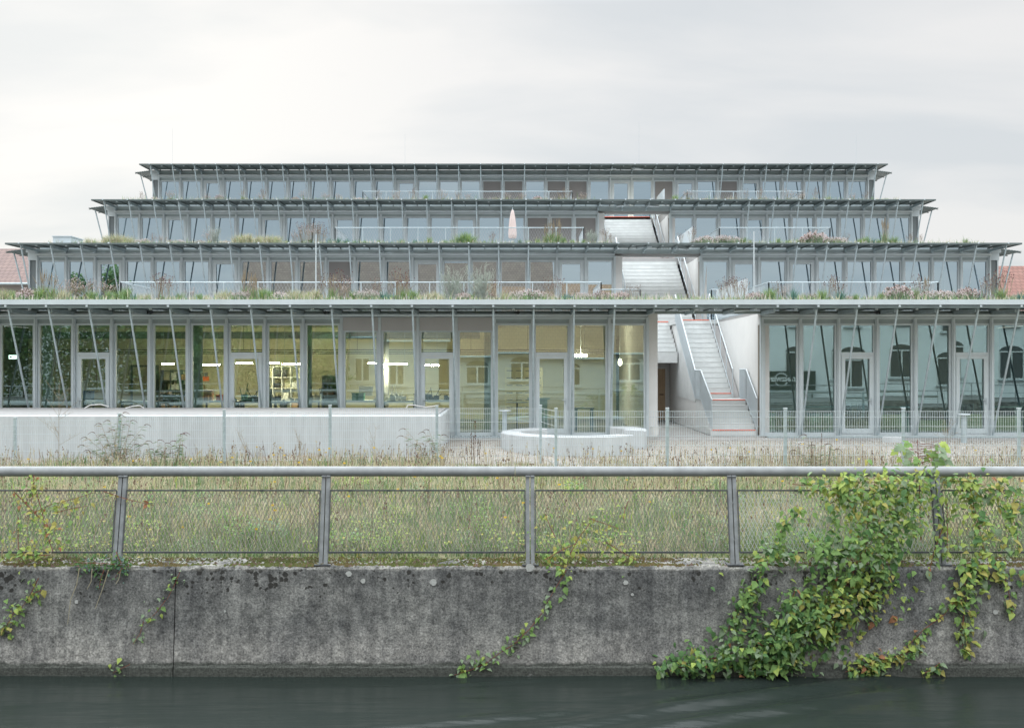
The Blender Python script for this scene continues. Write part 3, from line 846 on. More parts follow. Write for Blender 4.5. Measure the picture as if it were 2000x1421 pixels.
# drain grating along the facade
t = thing('drain_grating', (0, 29.9, 0), 'long metal drain grating with dark gaps along the foot of the glazing', 'grating')
b = MB(); b2 = MB().box(-18.5, 3.9, 29.85, 30.14, -.028, -.012, 0).box(7.4, 18.5, 29.85, 30.14, -.028, -.012)
x = -18.45
while x < 18.4:
    if x < 3.85 or x > 7.45: b.box(x, x+.05, 29.86, 30.13, -.011, .012)
    x += .11
b.box(-18.5, 3.9, 29.80, 29.849, -.028, .014).box(7.4, 18.5, 29.80, 29.849, -.028, .014)
b2.build('channel', M['black'], t); b.build('bars', M['galv'], t)

def canal_mat():
    m = bpy.data.materials.new('weathered canal concrete'); m.use_nodes = True
    t = m.node_tree; b = t.nodes['Principled BSDF']; b.inputs['Roughness'].default_value = .9; b.inputs['Specular IOR Level'].default_value = .2
    co = t.nodes.new('ShaderNodeTexCoord'); lk = t.links.new
    def noise(sc, det, st=(1,1,1), rough=.6):
        mp = t.nodes.new('ShaderNodeMapping'); mp.inputs['Scale'].default_value = st; lk(co.outputs['Object'], mp.inputs[0])
        n = t.nodes.new('ShaderNodeTexNoise'); n.inputs['Scale'].default_value = sc; n.inputs['Detail'].default_value = det; n.inputs['Roughness'].default_value = rough; lk(mp.outputs[0], n.inputs['Vector']); return n.outputs['Fac']
    def ramp(f, p0, c0, p1, c1):
        r = t.nodes.new('ShaderNodeValToRGB'); e = r.color_ramp.elements; e[0].position = p0; e[0].color = (*c0,1); e[1].position = p1; e[1].color = (*c1,1); lk(f, r.inputs[0]); return r.outputs[0]
    def mix(f, a, c, mode='MIX'):
        n = t.nodes.new('ShaderNodeMix'); n.data_type = 'RGBA'; n.blend_type = mode
        if isinstance(f, float): n.inputs[0].default_value = f
        else: lk(f, n.inputs[0])
        for s, v in ((6, a), (7, c)):
            if isinstance(v, tuple): n.inputs[s].default_value = (*v, 1)
            else: lk(v, n.inputs[s])
        return n.outputs[2]
    base = ramp(noise(7.5, 14, (1,1,1.1), .80), .36, (.095,.097,.096), .66, (.285,.284,.275))
    big = ramp(noise(1.7, 6, (1,1,.8), .6), .35, (.70,.71,.72), .65, (1.22,1.22,1.19))
    base = mix(1.0, base, big, 'MULTIPLY')
    grain = ramp(noise(42, 6, (1,1,1), .78), .36, (.42,.42,.42), .66, (1.58,1.58,1.55))
    c = mix(1.0, base, grain, 'MULTIPLY')
    streak = ramp(noise(2.6, 6, (4.5,1,.20)), .40, (.66,.66,.67), .60, (1.12,1.12,1.12))
    c = mix(.6, c, streak, 'MULTIPLY')
    # pale worn lower half, dark tide line at the water
    sp = t.nodes.new('ShaderNodeSeparateXYZ'); lk(co.outputs['Object'], sp.inputs[0])
    z = sp.outputs[2]
    zn = math_node(t, 'ADD', z, math_node(t, 'MULTIPLY', math_node(t, 'SUBTRACT', noise(3, 6), .5), .25))
    low = math_node(t, 'MULTIPLY', math_node(t, 'SUBTRACT', -.95, zn), 2.6, clamp=True)
    c = mix(low, c, mix(1.0, c, (1.42,1.38,1.36), 'MULTIPLY'))
    zt = math_node(t, 'ADD', z, math_node(t, 'MULTIPLY', math_node(t, 'SUBTRACT', noise(6, 5), .5), .10))
    tide = math_node(t, 'MULTIPLY', math_node(t, 'SUBTRACT', -1.43, zt), 30, clamp=True)
    c = mix(tide, c, mix(1.0, grain, (.075,.08,.072), 'MULTIPLY'))
    topd = math_node(t, 'MULTIPLY', math_node(t, 'ADD', zn, .80), 2.2, clamp=True)
    c = mix(math_node(t, 'MULTIPLY', topd, .55), c, mix(1.0, c, (.62,.63,.66), 'MULTIPLY'))
    # dark lichen spots gathering near the top
    vo = t.nodes.new('ShaderNodeTexVoronoi'); vo.inputs['Scale'].default_value = 17; vo.inputs['Randomness'].default_value = 1.0
    wob = t.nodes.new('ShaderNodeVectorMath'); wob.operation = 'MULTIPLY_ADD'
    wn = t.nodes.new('ShaderNodeTexNoise'); wn.inputs['Scale'].default_value = 30; wn.inputs['Detail'].default_value = 3; lk(co.outputs['Object'], wn.inputs['Vector'])
    lk(wn.outputs['Color'], wob.inputs[0]); wob.inputs[1].default_value = (.035,.035,.035); lk(co.outputs['Object'], wob.inputs[2]); lk(wob.outputs[0], vo.inputs['Vector'])
    vc = t.nodes.new('ShaderNodeSeparateColor'); lk(vo.outputs['Color'], vc.inputs[0])
    topw = math_node(t, 'MULTIPLY', math_node(t, 'ADD', zn, .98), 1.45, clamp=True)
    clus = math_node(t, 'MULTIPLY', math_node(t, 'SUBTRACT', noise(1.5, 4), .38), 4.5, clamp=True)
    rad = math_node(t, 'MULTIPLY', math_node(t, 'MULTIPLY', math_node(t, 'POWER', vc.outputs[0], 2.2), math_node(t, 'POWER', topw, 1.3)), math_node(t, 'MULTIPLY', clus, 1.42))
    sp2 = math_node(t, 'MULTIPLY', math_node(t, 'SUBTRACT', rad, vo.outputs['Distance']), 14, clamp=True)
    c = mix(math_node(t, 'MULTIPLY', sp2, .9), c, (.030,.029,.026))
    pale = math_node(t, 'MULTIPLY', math_node(t, 'SUBTRACT', noise(5.5, 7, (1,1,1), .75), .66), 9, clamp=True)
    c = mix(pale, c, (.34,.34,.33))
    rim = math_node(t, 'MULTIPLY', math_node(t, 'MULTIPLY', math_node(t, 'ADD', z, .375), 26, clamp=True), math_node(t, 'MULTIPLY', math_node(t, 'SUBTRACT', noise(5, 6), .40), 5, clamp=True))
    c = mix(rim, c, mix(1.0, grain, (.29,.285,.265), 'MULTIPLY'))
    lk(c, b.inputs['Base Color'])
    bp = t.nodes.new('ShaderNodeBump'); bp.inputs['Strength'].default_value = .5; bp.inputs['Distance'].default_value = .012
    lk(math_node(t, 'ADD', noise(45, 6), noise(9, 5)), bp.inputs['Height']); lk(bp.outputs[0], b.inputs['Normal'])
    return m
M['canal'] = canal_mat()
# far canal wall: segments between its joints, slightly rough top edge, footing
t = thing('canal_wall', (0, 12.5, -1.75), 'long stained concrete canal wall with dark lichen spots and a mossy top', 'wall')
b = MB(); r2 = random.Random(3)
joints = [-40, -4.06, 9.2, 40]
for a, e in zip(joints[:-1], joints[1:]):
    n = max(2, int((e-a)/.12)); a += .006; e -= .006
    rows = []
    for i in range(n+1):
        x = a + (e-a)*i/n; j = lambda s: r2.gauss(0, s)
        rows.append([(x,12.20,-2.3),(x,12.205,-1.50),(x,12.222+j(.006),-1.475+j(.01)),(x,12.27,-.9),(x,12.30+j(.003),-.345+j(.006)),(x,12.325+j(.006),-.312+j(.004)),(x,12.52,-.30+j(.004)),(x,12.80,-.30),(x,12.80,-2.3)])
    k0 = len(b.V)
    for rw in rows: b.V += rw
    m = len(rows[0])
    for i in range(n):
        for q in range(m-1): b.F.append((k0+i*m+q, k0+(i+1)*m+q, k0+(i+1)*m+q+1, k0+i*m+q+1)); b.M.append(0)
    for rw, rev in ((0, False), (n, True)):
        f = [k0+rw*m+q for q in range(m)]; b.F.append(tuple(reversed(f)) if not rev else tuple(f)); b.M.append(0)
o = b.build('wall', M['canal'], t, origin=(0,12.5,0))
MB().box(-40,40,12.35,12.78,-2.3,-.34).build('joint_fill', M['black'], t)
# pale round lichens
b = MB(); 
for px, py, r in ((846,1136,7),(709,1134,5),(1222,1137,5),(1235,1160,3),(1943,1194,5),(1972,1139,4),(150,1174,4),(681,1120,6),(1035,1108,9),(440,1192,2.5)):
    p = P(px, py, 12.27); rr = r*12.3/FP
    n = 14; 
    b.face([(p.x+rr*math.cos(i*2*math.pi/n)*r2.uniform(.8,1.1), 12.30-(-.33-p.z)*.05-.022, p.z+rr*math.sin(i*2*math.pi/n)*r2.uniform(.8,1.1)) for i in range(n)])
b.build('lichen', mat('pale lichen', (.40,.41,.39), .9, 0, .2, 60), t)
# near bank behind the viewer, seen in the glazing
MB().box(-60,60,.55,1.0,-2.3,-.1).build('canal_wall', M['canal'], None)
nw = bpy.data.objects['canal_wall.001']; tag(nw, 'dark canal wall of the near bank, seen only mirrored in the ground floor glass', 'wall')
o = MB().box(-400,400,-400,.549,-.3,-.12).build('ground', mat('near bank asphalt', (.16,.155,.15), .9)); o['kind'] = 'structure'
# canal bed and water
o = MB().box(-400,400,.2,12.4,-2.6,-2.4).build('canal_bed', mat('dark canal bed', (.03,.035,.03), .9)); o['kind'] = 'structure'
def water_mat():
    m = bpy.data.materials.new('dark running water'); m.use_nodes = True
    t = m.node_tree; b = t.nodes['Principled BSDF']; lk = t.links.new
    co = t.nodes.new('ShaderNodeTexCoord')
    b.inputs['Base Color'].default_value = (.019,.026,.023,1); b.inputs['Roughness'].default_value = .22; b.inputs['IOR'].default_value = 1.33
    mp = t.nodes.new('ShaderNodeMapping'); mp.inputs['Scale'].default_value = (.35,1.6,1); mp.inputs['Rotation'].default_value = (0,0,R(-10)); lk(co.outputs['Object'], mp.inputs[0])
    n = t.nodes.new('ShaderNodeTexNoise'); n.inputs['Scale'].default_value = 1.4; n.inputs['Detail'].default_value = 3; lk(mp.outputs[0], n.inputs['Vector'])
    bp = t.nodes.new('ShaderNodeBump'); bp.inputs['Strength'].default_value = .35; bp.inputs['Distance'].default_value = .12; lk(n.outputs['Fac'], bp.inputs['Height']); lk(bp.outputs[0], b.inputs['Normal'])
    return m
b = MB()
def wz(x, y):
    z = 0.0
    # standing ripples thrown off by the trailing creeper: slanted crests right of centre
    u, v = .91*(x-2.8)+.41*(y-11.45), -.41*(x-2.8)+.91*(y-11.45)
    z += .034*math.exp(-(u/2.2)**2-(v/.62)**2)*math.sin(v*13+.6*math.sin(u*1.3)+.3*u)
    u, v = .98*(x+.2)+.2*(y-11.95), -.2*(x+.2)+.98*(y-11.95)
    z += .012*math.exp(-(u/.9)**2-(v/.10)**2)*math.sin(v*26+u)
    u, v = .95*(x+.3)+.3*(y-10.7), -.3*(x+.3)+.95*(y-10.7)
    z += .014*math.exp(-(u/1.6)**2-(v/.3)**2)*math.sin(v*16+u)
    return -1.60 + z + .006*math.sin(x*.8+y*2.1)
xs = [-400,-60,-20] + [-10+i*.08 for i in range(251)] + [20,60,400]; ys = [.9,4,8] + [9+i*.05 for i in range(66)]
for y in ys:
    for x in xs: b.V.append((x,y,wz(x,y)))
nx = len(xs)
for j in range(len(ys)-1):
    for i in range(nx-1): b.F.append((j*nx+i, j*nx+i+1, (j+1)*nx+i+1, (j+1)*nx+i)); b.M.append(0)
o = b.build('water', water_mat(), smooth=True, origin=(0,0,-1.6)); o['kind'] = 'structure'

# ------------------------------------------------------------------ pipe railing on the canal wall
rail = thing('pipe_railing', (0, 12.4, -.3), 'low steel railing on the canal wall with thick pipe and diamond mesh', 'railing')
post_px = [231, 632.5, 1035.5, 1434, 1836]
pxs = [(p-VX)*12.42/FP for p in post_px]
pxs = [pxs[0]-5.0, pxs[0]-2.5] + pxs + [pxs[-1]+2.5, pxs[-1]+5.0]
ytop, ybot, ztop, zbot = 12.58, 12.38, .735, -.30
lean = lambda z: ybot + (ytop-ybot)*(z-zbot)/(ztop-zbot)
pb = [-20, (1006-VX)*12.6/FP, 20]
for a, e in zip(pb[:-1], pb[1:]):
    MB().bar((a+.004,12.63,.797),(e-.004,12.63,.797),.062,24).build('pipe', M['rail'], rail, smooth=False)
for i, x in enumerate(pxs):
    b = MB()
    def slab_post(x0, x1, dy0, dy1, z0=zbot-.02, z1=ztop+.02, m=0):
        k = len(b.V); b.V += [(x0,lean(z0)+dy0,z0),(x1,lean(z0)+dy0,z0),(x1,lean(z0)+dy1,z0),(x0,lean(z0)+dy1,z0),(x0,lean(z1)+dy0,z1),(x1,lean(z1)+dy0,z1),(x1,lean(z1)+dy1,z1),(x0,lean(z1)+dy1,z1)]
        for f in ((0,3,2,1),(4,5,6,7),(0,1,5,4),(1,2,6,5),(2,3,7,6),(3,0,4,7)): b.F.append(tuple(k+q for q in f)); b.M.append(m)
    slab_post(x-.052, x-.014, -.02, -.012); slab_post(x+.014, x+.052, -.02, -.012)       # two angle irons back to back
    slab_post(x-.052, x-.046, -.0118, .035); slab_post(x+.046, x+.052, -.0118, .035)
    slab_post(x-.014, x-.006, -.0198, .045); slab_post(x+.006, x+.014, -.0198, .045)
    b.box(x-.06, x+.06, 12.545, 12.72, .736, .744)
    b.build('post', M['rail_post'], rail)
    MB().box(x-.10, x+.10, 12.31, 12.47, -.307, -.292).build('base_plate', M['steel_dark'], rail)
# mesh panels with angle frames
zb, zt = -.155, .575
for i, (xa, xb) in enumerate(zip(pxs[:-1], pxs[1:])):
    xa += .062; xb -= .062
    f = MB()
    q = lambda z, d=0: lean(z) + d - .025
    f.bar((xa,q(zt),zt),(xb,q(zt),zt),.013,4).bar((xa,q(zb),zb),(xb,q(zb),zb),.015,4)
    f.bar((xa,q(zb),zb),(xa,q(zt),zt),.010,4).bar((xb,q(zb),zb),(xb,q(zt),zt),.010,4)
    for k in range(5):
        x = xa + (xb-xa)*(k+.5)/5; f.box(x-.02,x+.02,q(zt)-.02,q(zt)-.012,zt-.012,zt+.012)
    fo = f.build('mesh_panel', M['steel_dark'], rail)
    net = MB(); wd, ht = .046, .098; H = zt - zb - .03; sl = H*wd/ht
    k = xa - sl
    while k < xb:
        for sg in (1, -1):
            x0, x1, z0, z1 = (k, k+sl, zb+.015, zt-.015)
            if sg < 0: x0, x1 = x1, x0
            def cl(x0, z0, x1, z1):
                for lim, lo in ((xa, True), (xb, False)):
                    if (x0 < lim) == lo and (x1 < lim) == lo and x0 != lim and x1 != lim: return None
                    if (x0-lim)*(x1-lim) < 0:
                        z = z0+(z1-z0)*(lim-x0)/(x1-x0)
                        if (x0 < lim) == lo: x0, z0 = lim, z
                        else: x1, z1 = lim, z
                return x0, z0, x1, z1
            r_ = cl(x0, z0, x1, z1)
            if r_: net.bar((r_[0],q(r_[1],.012),r_[1]),(r_[2],q(r_[3],.012),r_[3]),.0037,3,cap=False)
        k += wd
    net.build('diamond_mesh', M['mesh_light' if i == 5 else 'mesh'], fo)

# ------------------------------------------------------------------ wire panel fences
def wire(b, p, q, zb0, zb1, h, step=.05, wr=.0052):
    Lx = math.hypot(q[0]-p[0], q[1]-p[1]); n = max(2, round(Lx/step))
    for i in range(1, n):
        t = i/n; x = p[0]+(q[0]-p[0])*t; y = p[1]+(q[1]-p[1])*t; z = zb0+(zb1-zb0)*t
        b.bar((x,y,z+.03),(x,y,z+h),wr,3,cap=False)
    for k in range(int(h/.2)+1):
        z = .05+k*.2
        if z > h: break
        for dy in (-.011,.011): b.bar((p[0],p[1]+dy,zb0+z),(q[0],q[1]+dy,zb1+z),.0048,3,cap=False)
    b.bar((p[0],p[1],zb0+h-.01),(q[0],q[1],zb1+h-.01),.006,4)
def fence(pts, label, steps=True, wr=.0052):
    f = thing('wire_fence', (pts[len(pts)//2][0], pts[0][1], pts[0][2]), label, 'fence')
    for (p, q) in zip(pts[:-1], pts[1:]):
        b = MB(); z = min(p[2], q[2]) if steps else None
        wire(b, (p[0],p[1]), (q[0],q[1]), z if steps else p[2], z if steps else q[2], 1.38, .05, wr)
        b.build('wire_panel', M['galv_light'], f)
    for p in pts:
        po = MB().box(p[0]-.03,p[0]+.03,p[1]+.014,p[1]+.075,p[2]-.15,p[2]+1.42).build('post', M['galv'], f)
        MB().box(p[0]-.037,p[0]+.037,p[1]+.008,p[1]+.082,p[2]+1.421,p[2]+1.445).build('cap', M['galv_light'], po)
    return f
fp = []
for px, py in ((-176,825),(28,815),(232,807),(437,799.5),(644,791),(853,791.5),(1056,790.5)):
    p = P(px, py, 24.2); fp.append((p.x, 24.2, p.z-1.44))
fence(fp, 'pale wire mesh fence in front of the concrete wall, stepping down to the left', True, .0042)
fr = []
for px in (1086,1304,1535,1766,1992,2225): 
    p = P(px, 796.5, 21.7); fr.append((p.x, 21.7, p.z-1.44))
fence(fr, 'pale wire mesh fence in front of the stairs and the curved bench')
b = MB(); wire(b, fp[-1][:2], fr[0][:2], fp[-1][2], fr[0][2], 1.38, .6)
o = b.build('wire_fence', M['galv_light']); tag(o, 'narrow slanted wire panel joining the two fences beside the curved bench', 'fence')

# ------------------------------------------------------------------ concrete block, curved bench, small things
t = thing('concrete_podium', (-10.9, 27.4, -.4), 'long low pale concrete podium left of the bench with a grey top', 'podium')
b = MB(); xr = -1.82; zt_ = .865
b.box(-20, xr-.07, 25.5, 29.38, -.30, zt_-.05); b.face([(xr-.07,25.5,-.30),(xr,25.58,-.30),(xr,25.58,zt_-.05),(xr-.07,25.5,zt_-.05)]).face([(xr,25.58,-.30),(xr,29.38,-.30),(xr,29.38,zt_-.05),(xr,25.58,zt_-.05)])
b.face([(-20,25.501,zt_-.05),(xr-.07,25.501,zt_-.05),(xr-.10,25.56,zt_-.004),(-20,25.56,zt_-.004)]).face([(xr-.07,25.5,zt_-.05),(xr,25.58,zt_-.05),(xr-.05,25.62,zt_-.004),(xr-.10,25.56,zt_-.004)]).face([(xr,25.58,zt_-.05),(xr,29.38,zt_-.05),(xr-.05,29.38,zt_-.004),(xr-.05,25.62,zt_-.004)])
b.build('wall', M['concrete_light'], t)
MB().box(-20, xr-.09, 25.555, 29.38, zt_-.049, zt_).build('top_slab', M['concrete_top'], t)
MB().box(-20, xr-.15, 25.54, 29.3, -.6, -.301).build('plinth', mat('grey plinth', (.34,.35,.35), .8), t)
for i, (pts, lab) in enumerate((([(640,796),(655,790),(690,788),(705,792),(709,797)], ''), ([(165,797),(175,791),(195,789.5),(210,794)], 'pale cable arching up from the podium top behind the second fence post'), ([(245,797),(258,793),(272,792),(279,797)], 'pale cable loop on the podium edge left of the longest one'), ([(793,797),(797,790.5),(808,791),(830,795),(850,793)], 'pale hose curling over the right end of the podium'))):
    if not lab: continue
    b = MB().path([P(x,y,29.1)+Vector((0,.03*j,0)) for j,(x,y) in enumerate(pts)], .018, 6)
    o = b.build('cable', M['white']); tag(o, lab, 'cable', 'cables lying on the podium')
# bench of two curved concrete pieces
def arc_piece(cx, cy, r0, r1, a0, a1, z0, z1, n=28):
    b = MB(); rows = []; c = .025
    for i in range(n+1):
        a = R(a0+(a1-a0)*i/n); u = Vector((math.cos(a), math.sin(a)))
        rows.append([(cx+u.x*r, cy+u.y*r, z) for r, z in ((r1,z0),(r1,z1-c),(r1-c,z1),(r0+c,z1),(r0,z1-c),(r0,z0))])
    for rw in rows: b.V += rw
    m = 6
    for i in range(n):
        for q in range(m): 
            q2 = (q+1) % m; b.F.append((i*m+q, i*m+q2, (i+1)*m+q2, (i+1)*m+q)); b.M.append(0)
    b.F.append(tuple(range(m))); b.F.append(tuple(n*m+q for q in reversed(range(m)))); b.M += [0,0]
    return b
o = arc_piece(1.60, 27.15, 1.42, 1.93, 118, 318, -.35, .33).build('curved_bench', M['concrete_light']); tag(o, 'low curved pale concrete bench, long piece sweeping round the front', 'bench')
o = arc_piece(1.62, 27.35, 1.34, 1.93, -24, 40, -.35, .39).build('curved_bench', M['concrete_light']); tag(o, 'short tall end piece of the curved concrete bench, nearer the stairs', 'bench')
def bollard(px, py, d, zb_, label):
    c = P(px, py, d); t = thing('bollard_light', (c.x,d,zb_), label, 'bollard light')
    MB().bar((c.x,d,zb_),(c.x,d,c.z-.06),.075,12).build('post', M['galv'], t)
    MB().lathe([(.06,-.06),(.06,-.03),(.17,-.028),(.17,.0),(.15,.012)], c, 20).build('head', M['galv_light'], t)
bollard(985.5, 801, 29.0, -.05, 'short grey bollard light left of the middle glazed door')
bollard(1882.5, 808, 28.2, -.06, 'short grey bollard light in front of the last glazed door on the right')
c = P(1279, 848, 29.3)
t = thing('bucket', c, 'white bucket at the foot of the white pier beside the stairs', 'bucket')
MB().lathe([(.105,0),(.13,.21),(.137,.215),(.137,.235),(.12,.235),(.10,.05)], c, 20).build('body', M['white'], t)
MB().path([c+Vector((.135*math.cos(a),-.02-.05*math.sin(a),.2-.06*math.sin(a))) for a in [i*math.pi/8 for i in range(9)]], .004, 4).build('handle', M['galv'], t)
# white stones on the gravel
r3 = random.Random(5)
for px, py, wd, lab in ((1262,882,28,'flat white stone slab beside the right end of the curved bench'),(1655,874,40,'long white stone slab behind the right hand fence'),(1745,856,38,'white stone slab near the right hand glazing'),(1900,872,45,'white stone slab at the right edge of the gravel'),(1560,866,24,'small white stone slab behind the second post of the right hand fence')):
    d = 2.30*FP/(py-VY) if False else (ZC+.16)*FP/(py-VY); d = min(d, 28.5); c = P(px, py, d); r = wd*d/FP/2
    b = MB(); n = 12; V = []
    for z, k in ((-.12,1),(.03,1),(.055,.86)):
        for i in range(n):
            a = i*2*math.pi/n; rr = r*k*(1+.18*math.sin(3*a+px)+.08*math.sin(5*a)); V.append((c.x+rr*math.cos(a), d+rr*.45*math.sin(a), c.z+z))
    b.V = V
    for k in range(2):
        for i in range(n): j = (i+1) % n; b.F.append((k*n+i,k*n+j,(k+1)*n+j,(k+1)*n+i)); b.M.append(0)
    b.F.append(tuple(2*n+i for i in range(n))); b.M.append(0)
    o = b.build('stone_slab', M['concrete_light']); tag(o, lab, 'stone')
# parasol
c = P(1001, 471, 42.9)
t = thing('parasol', (c.x, 42.9, 6.63), 'closed pale pink parasol on the second roof terrace', 'parasol')
MB().bar((c.x,42.9,6.63),(c.x,42.9,8.60),.024,8).build('pole', M['galv_light'], t)
b = MB(); n = 16; prof = ((.035,8.56),(.07,8.45),(.12,8.15),(.15,7.8),(.165,7.5),(.14,7.38))
for r, z in prof:
    for i in range(n): a = i*2*math.pi/n; rr = r*(1+.16*(i % 2)); b.V.append((c.x+rr*math.cos(a),42.9+rr*math.sin(a),z))
for k in range(len(prof)-1):
    for i in range(n): j = (i+1) % n; b.F.append((k*n+i,k*n+j,(k+1)*n+j,(k+1)*n+i)); b.M.append(0)
b.F.append(tuple(range(n))); b.M.append(0); e = (len(prof)-1)*n; b.F.append(tuple(e+i for i in range(n))); b.M.append(0)
b.build('canopy', mat('pale pink canvas', (.68,.56,.53), .9), t)
MB().lathe([(.012,0),(.02,.03),(.006,.07)], (c.x,42.9,8.6), 8).build('finial', M['galv'], t)
MB().lathe([(.25,0),(.25,.06),(.05,.08)], (c.x,42.9,6.632), 16).build('foot', M['panel_dark'], t)
# roof ventilation box, slim poles, lightning rods
t = thing('roof_box', (-17.85, 41.2, 6.63), 'pale sheet metal ventilation box on the left end of the lower roof', 'vent box')
MB().box(-18.22,-17.50,40.5,41.6,6.63,7.14).build('casing', M['galv_light'], t); MB().box(-18.25,-17.47,40.47,41.63,7.142,7.18).build('lid', M['galv_light'], t)
for px, py, d, zb_, lab in ((617,457,30.0,3.86,'slim white pole rising from the left planting of the first terrace'),(1472.5,452,30.0,3.86,'slim white pole rising from the planting right of the stairs')):
    c = P(px, py, d); b = MB().bar((c.x,d,zb_),(c.x,d,c.z),.022,8,r2=.016); b.lathe([(.06,0),(.06,.02)], (c.x,d,zb_-.005), 12)
    if px > 1000: b.box(c.x-.13,c.x+.13,d-.1,d+.1,zb_,zb_+.03)
    o = b.build('pole', M['galv_light']); tag(o, lab, 'pole', None)
for px, py, lab in ((337,250,'thin lightning rod near the left end of the top roof'),(791,262,'thin lightning rod left of the middle of the top roof'),(1248,240,'thin lightning rod right of the middle of the top roof'),(1672,262,'thin lightning rod near the right end of the top roof')):
    c = P(px, py, 55.5); b = MB().bar((c.x,55.5,12.31),(c.x,55.5,c.z),.006,5,r2=.004).box(c.x-.12,c.x+.12,55.4,55.6,12.311,12.37)
    o = b.build('lightning_rod', M['galv']); tag(o, lab, 'lightning rod', 'lightning rods on the top roof')
c = P(1299, 316, 54.5); o = MB().bar((c.x,54.5,12.31),(c.x,54.5,12.62),.03,8).box(c.x-.05,c.x+.05,54.46,54.54,12.56,12.64).build('roof_vent', M['panel_dark']); tag(o, 'tiny dark vent pipe poking above the top canopy', 'vent pipe')

# ------------------------------------------------------------------ neighbouring houses
def tile_mat(name, c0, c1):
    m = bpy.data.materials.new(name); m.use_nodes = True
    t = m.node_tree; b = t.nodes['Principled BSDF']; lk = t.links.new; b.inputs['Roughness'].default_value = .8
    co = t.nodes.new('ShaderNodeTexCoord')
    br = t.nodes.new('ShaderNodeTexBrick'); br.inputs['Scale'].default_value = 1.0; br.inputs['Brick Width'].default_value = .3; br.inputs['Row Height'].default_value = .32; br.inputs['Mortar Size'].default_value = .018; br.inputs['Mortar Smooth'].default_value = .4
    br.inputs['Color1'].default_value = (*c0,1); br.inputs['Color2'].default_value = (*c1,1); br.inputs['Mortar'].default_value = (c0[0]*.35,c0[1]*.35,c0[2]*.35,1)
    mp = t.nodes.new('ShaderNodeMapping'); mp.inputs['Rotation'].default_value = (0,0,0); lk(co.outputs['UV'], mp.inputs[0]); lk(mp.outputs[0], br.inputs['Vector'])
    lk(br.outputs['Color'], b.inputs['Base Color'])
    return m
def roof_plane(b, a, c, d, e, th=.12):
    n = (Vector(c)-Vector(a)).cross(Vector(e)-Vector(a)).normalized()*th
    P8 = [Vector(p)-n for p in (a,c,d,e)] + [Vector(p) for p in (a,c,d,e)]
    k = len(b.V); b.V += [tuple(p) for p in P8]
    for f in ((0,3,2,1),(4,5,6,7),(0,1,5,4),(1,2,6,5),(2,3,7,6),(3,0,4,7)): b.F.append(tuple(k+i for i in f)); b.M.append(0)
def add_uv(o, axis_u=0, s=1.0):
    me = o.data; uv = me.uv_layers.new(name='UVMap')
    for l in me.loops:
        v = me.vertices[l.vertex_index].co; uv.data[l.index].uv = (v[axis_u]*s, v.z*1.35*s)
def house(x0, x1, y0, y1, eave, ridge, label, wallm, roofm, windows=(), ov=.5, base=-.1):
    h = thing('house', ((x0+x1)/2, (y0+y1)/2, base), label, 'house')
    ym = (y0+y1)/2
    b = MB(); b.box(x0,x1,y0,y1,base,eave)
    for x in (x0, x1): b.face([(x,y0,eave),(x,y1,eave),(x,ym,ridge-.15)])
    b.build('wall', wallm, h)
    b = MB()
    k = (ridge-eave)/(ym-y0)
    roof_plane(b, (x0-ov,y0-ov,eave-ov*k+.13),(x1+ov,y0-ov,eave-ov*k+.13),(x1+ov,ym,ridge+.13),(x0-ov,ym,ridge+.13))
    roof_plane(b, (x1+ov,y1+ov,eave-ov*k+.13),(x0-ov,y1+ov,eave-ov*k+.13),(x0-ov,ym+.003,ridge+.13),(x1+ov,ym+.003,ridge+.13))
    r_ = b.build('roof', roofm, h); add_uv(r_)
    MB().bar((x0-ov,y0-ov-.06,eave-ov*k+.06),(x1+ov,y0-ov-.06,eave-ov*k+.06),.07,8).build('gutter', M['galv'], h)
    MB().bar((x0-ov,y1+ov+.06,eave-ov*k+.06),(x1+ov,y1+ov+.06,eave-ov*k+.06),.07,8).build('gutter', M['galv'], h)
    return h, r_
pink = tile_mat('faded pink roof tiles', (.17,.115,.105), (.20,.135,.12)); redt = tile_mat('brick red roof tiles', (.21,.10,.08), (.25,.13,.105)); brown = tile_mat('brown roof tiles', (.19,.14,.11), (.25,.19,.145))
house(-48,-26.5,60,70,6.95,9.3, 'neighbouring house with faded pink tiled roof beyond the left end of the building', mat('grey house render', (.38,.36,.355), .9), pink)
h, r_ = house(30,56,58,72,3.9,8.2, 'neighbouring house with brick red tiled roof beyond the right end of the building', mat('beige house render', (.55,.5,.45), .9), redt)
# the street front behind the viewer, seen mirrored in the glazing
def arch_window(parent, x, z0, z1, wd, y, arch=True):
    b = MB(); n = 10
    pts = [(x-wd/2,z0),(x+wd/2,z0),(x+wd/2,z1)] + ([(x+wd/2*math.cos(i*math.pi/n), z1+.38*math.sin(i*math.pi/n)) for i in range(1,n)] if arch else []) + [(x-wd/2,z1)]
    b.face([(px_,y,pz) for px_,pz in reversed(pts)])
    o = b.build('window', M['glass_dark'], parent)
    f = MB()
    f.box(x-.05,x+.05,y+.005,y+.05,z0+.061,z1); f.box(x-wd/2,x+wd/2,y+.005,y+.055,z1-.06,z1+.02); f.box(x-wd/2,x+wd/2,y+.005,y+.055,z0,z0+.06)
    for s in (-1,1): f.box(x+s*(wd/2-.03)-.03,x+s*(wd/2-.03)+.03,y+.006,y+.05,z0+.061,z1-.061)
    f.build('frame', M['white'], o)
    MB().box(x-wd/2-.1,x+wd/2+.1,y+.005,y+.16,z0-.1,z0-.002).build('sill', M['concrete_light'], o)
M['glass_dark'] = mat('dark window glass', (.085,.095,.095), .12)
wallw = mat('white house render', (.54,.54,.52), .9, 0, .05, 1); wallb = mat('white warehouse render', (.80,.81,.81), .9, 0, .06, .6)
warm = tile_mat('warm brown roof tiles', (.33,.20,.12), (.40,.26,.16))
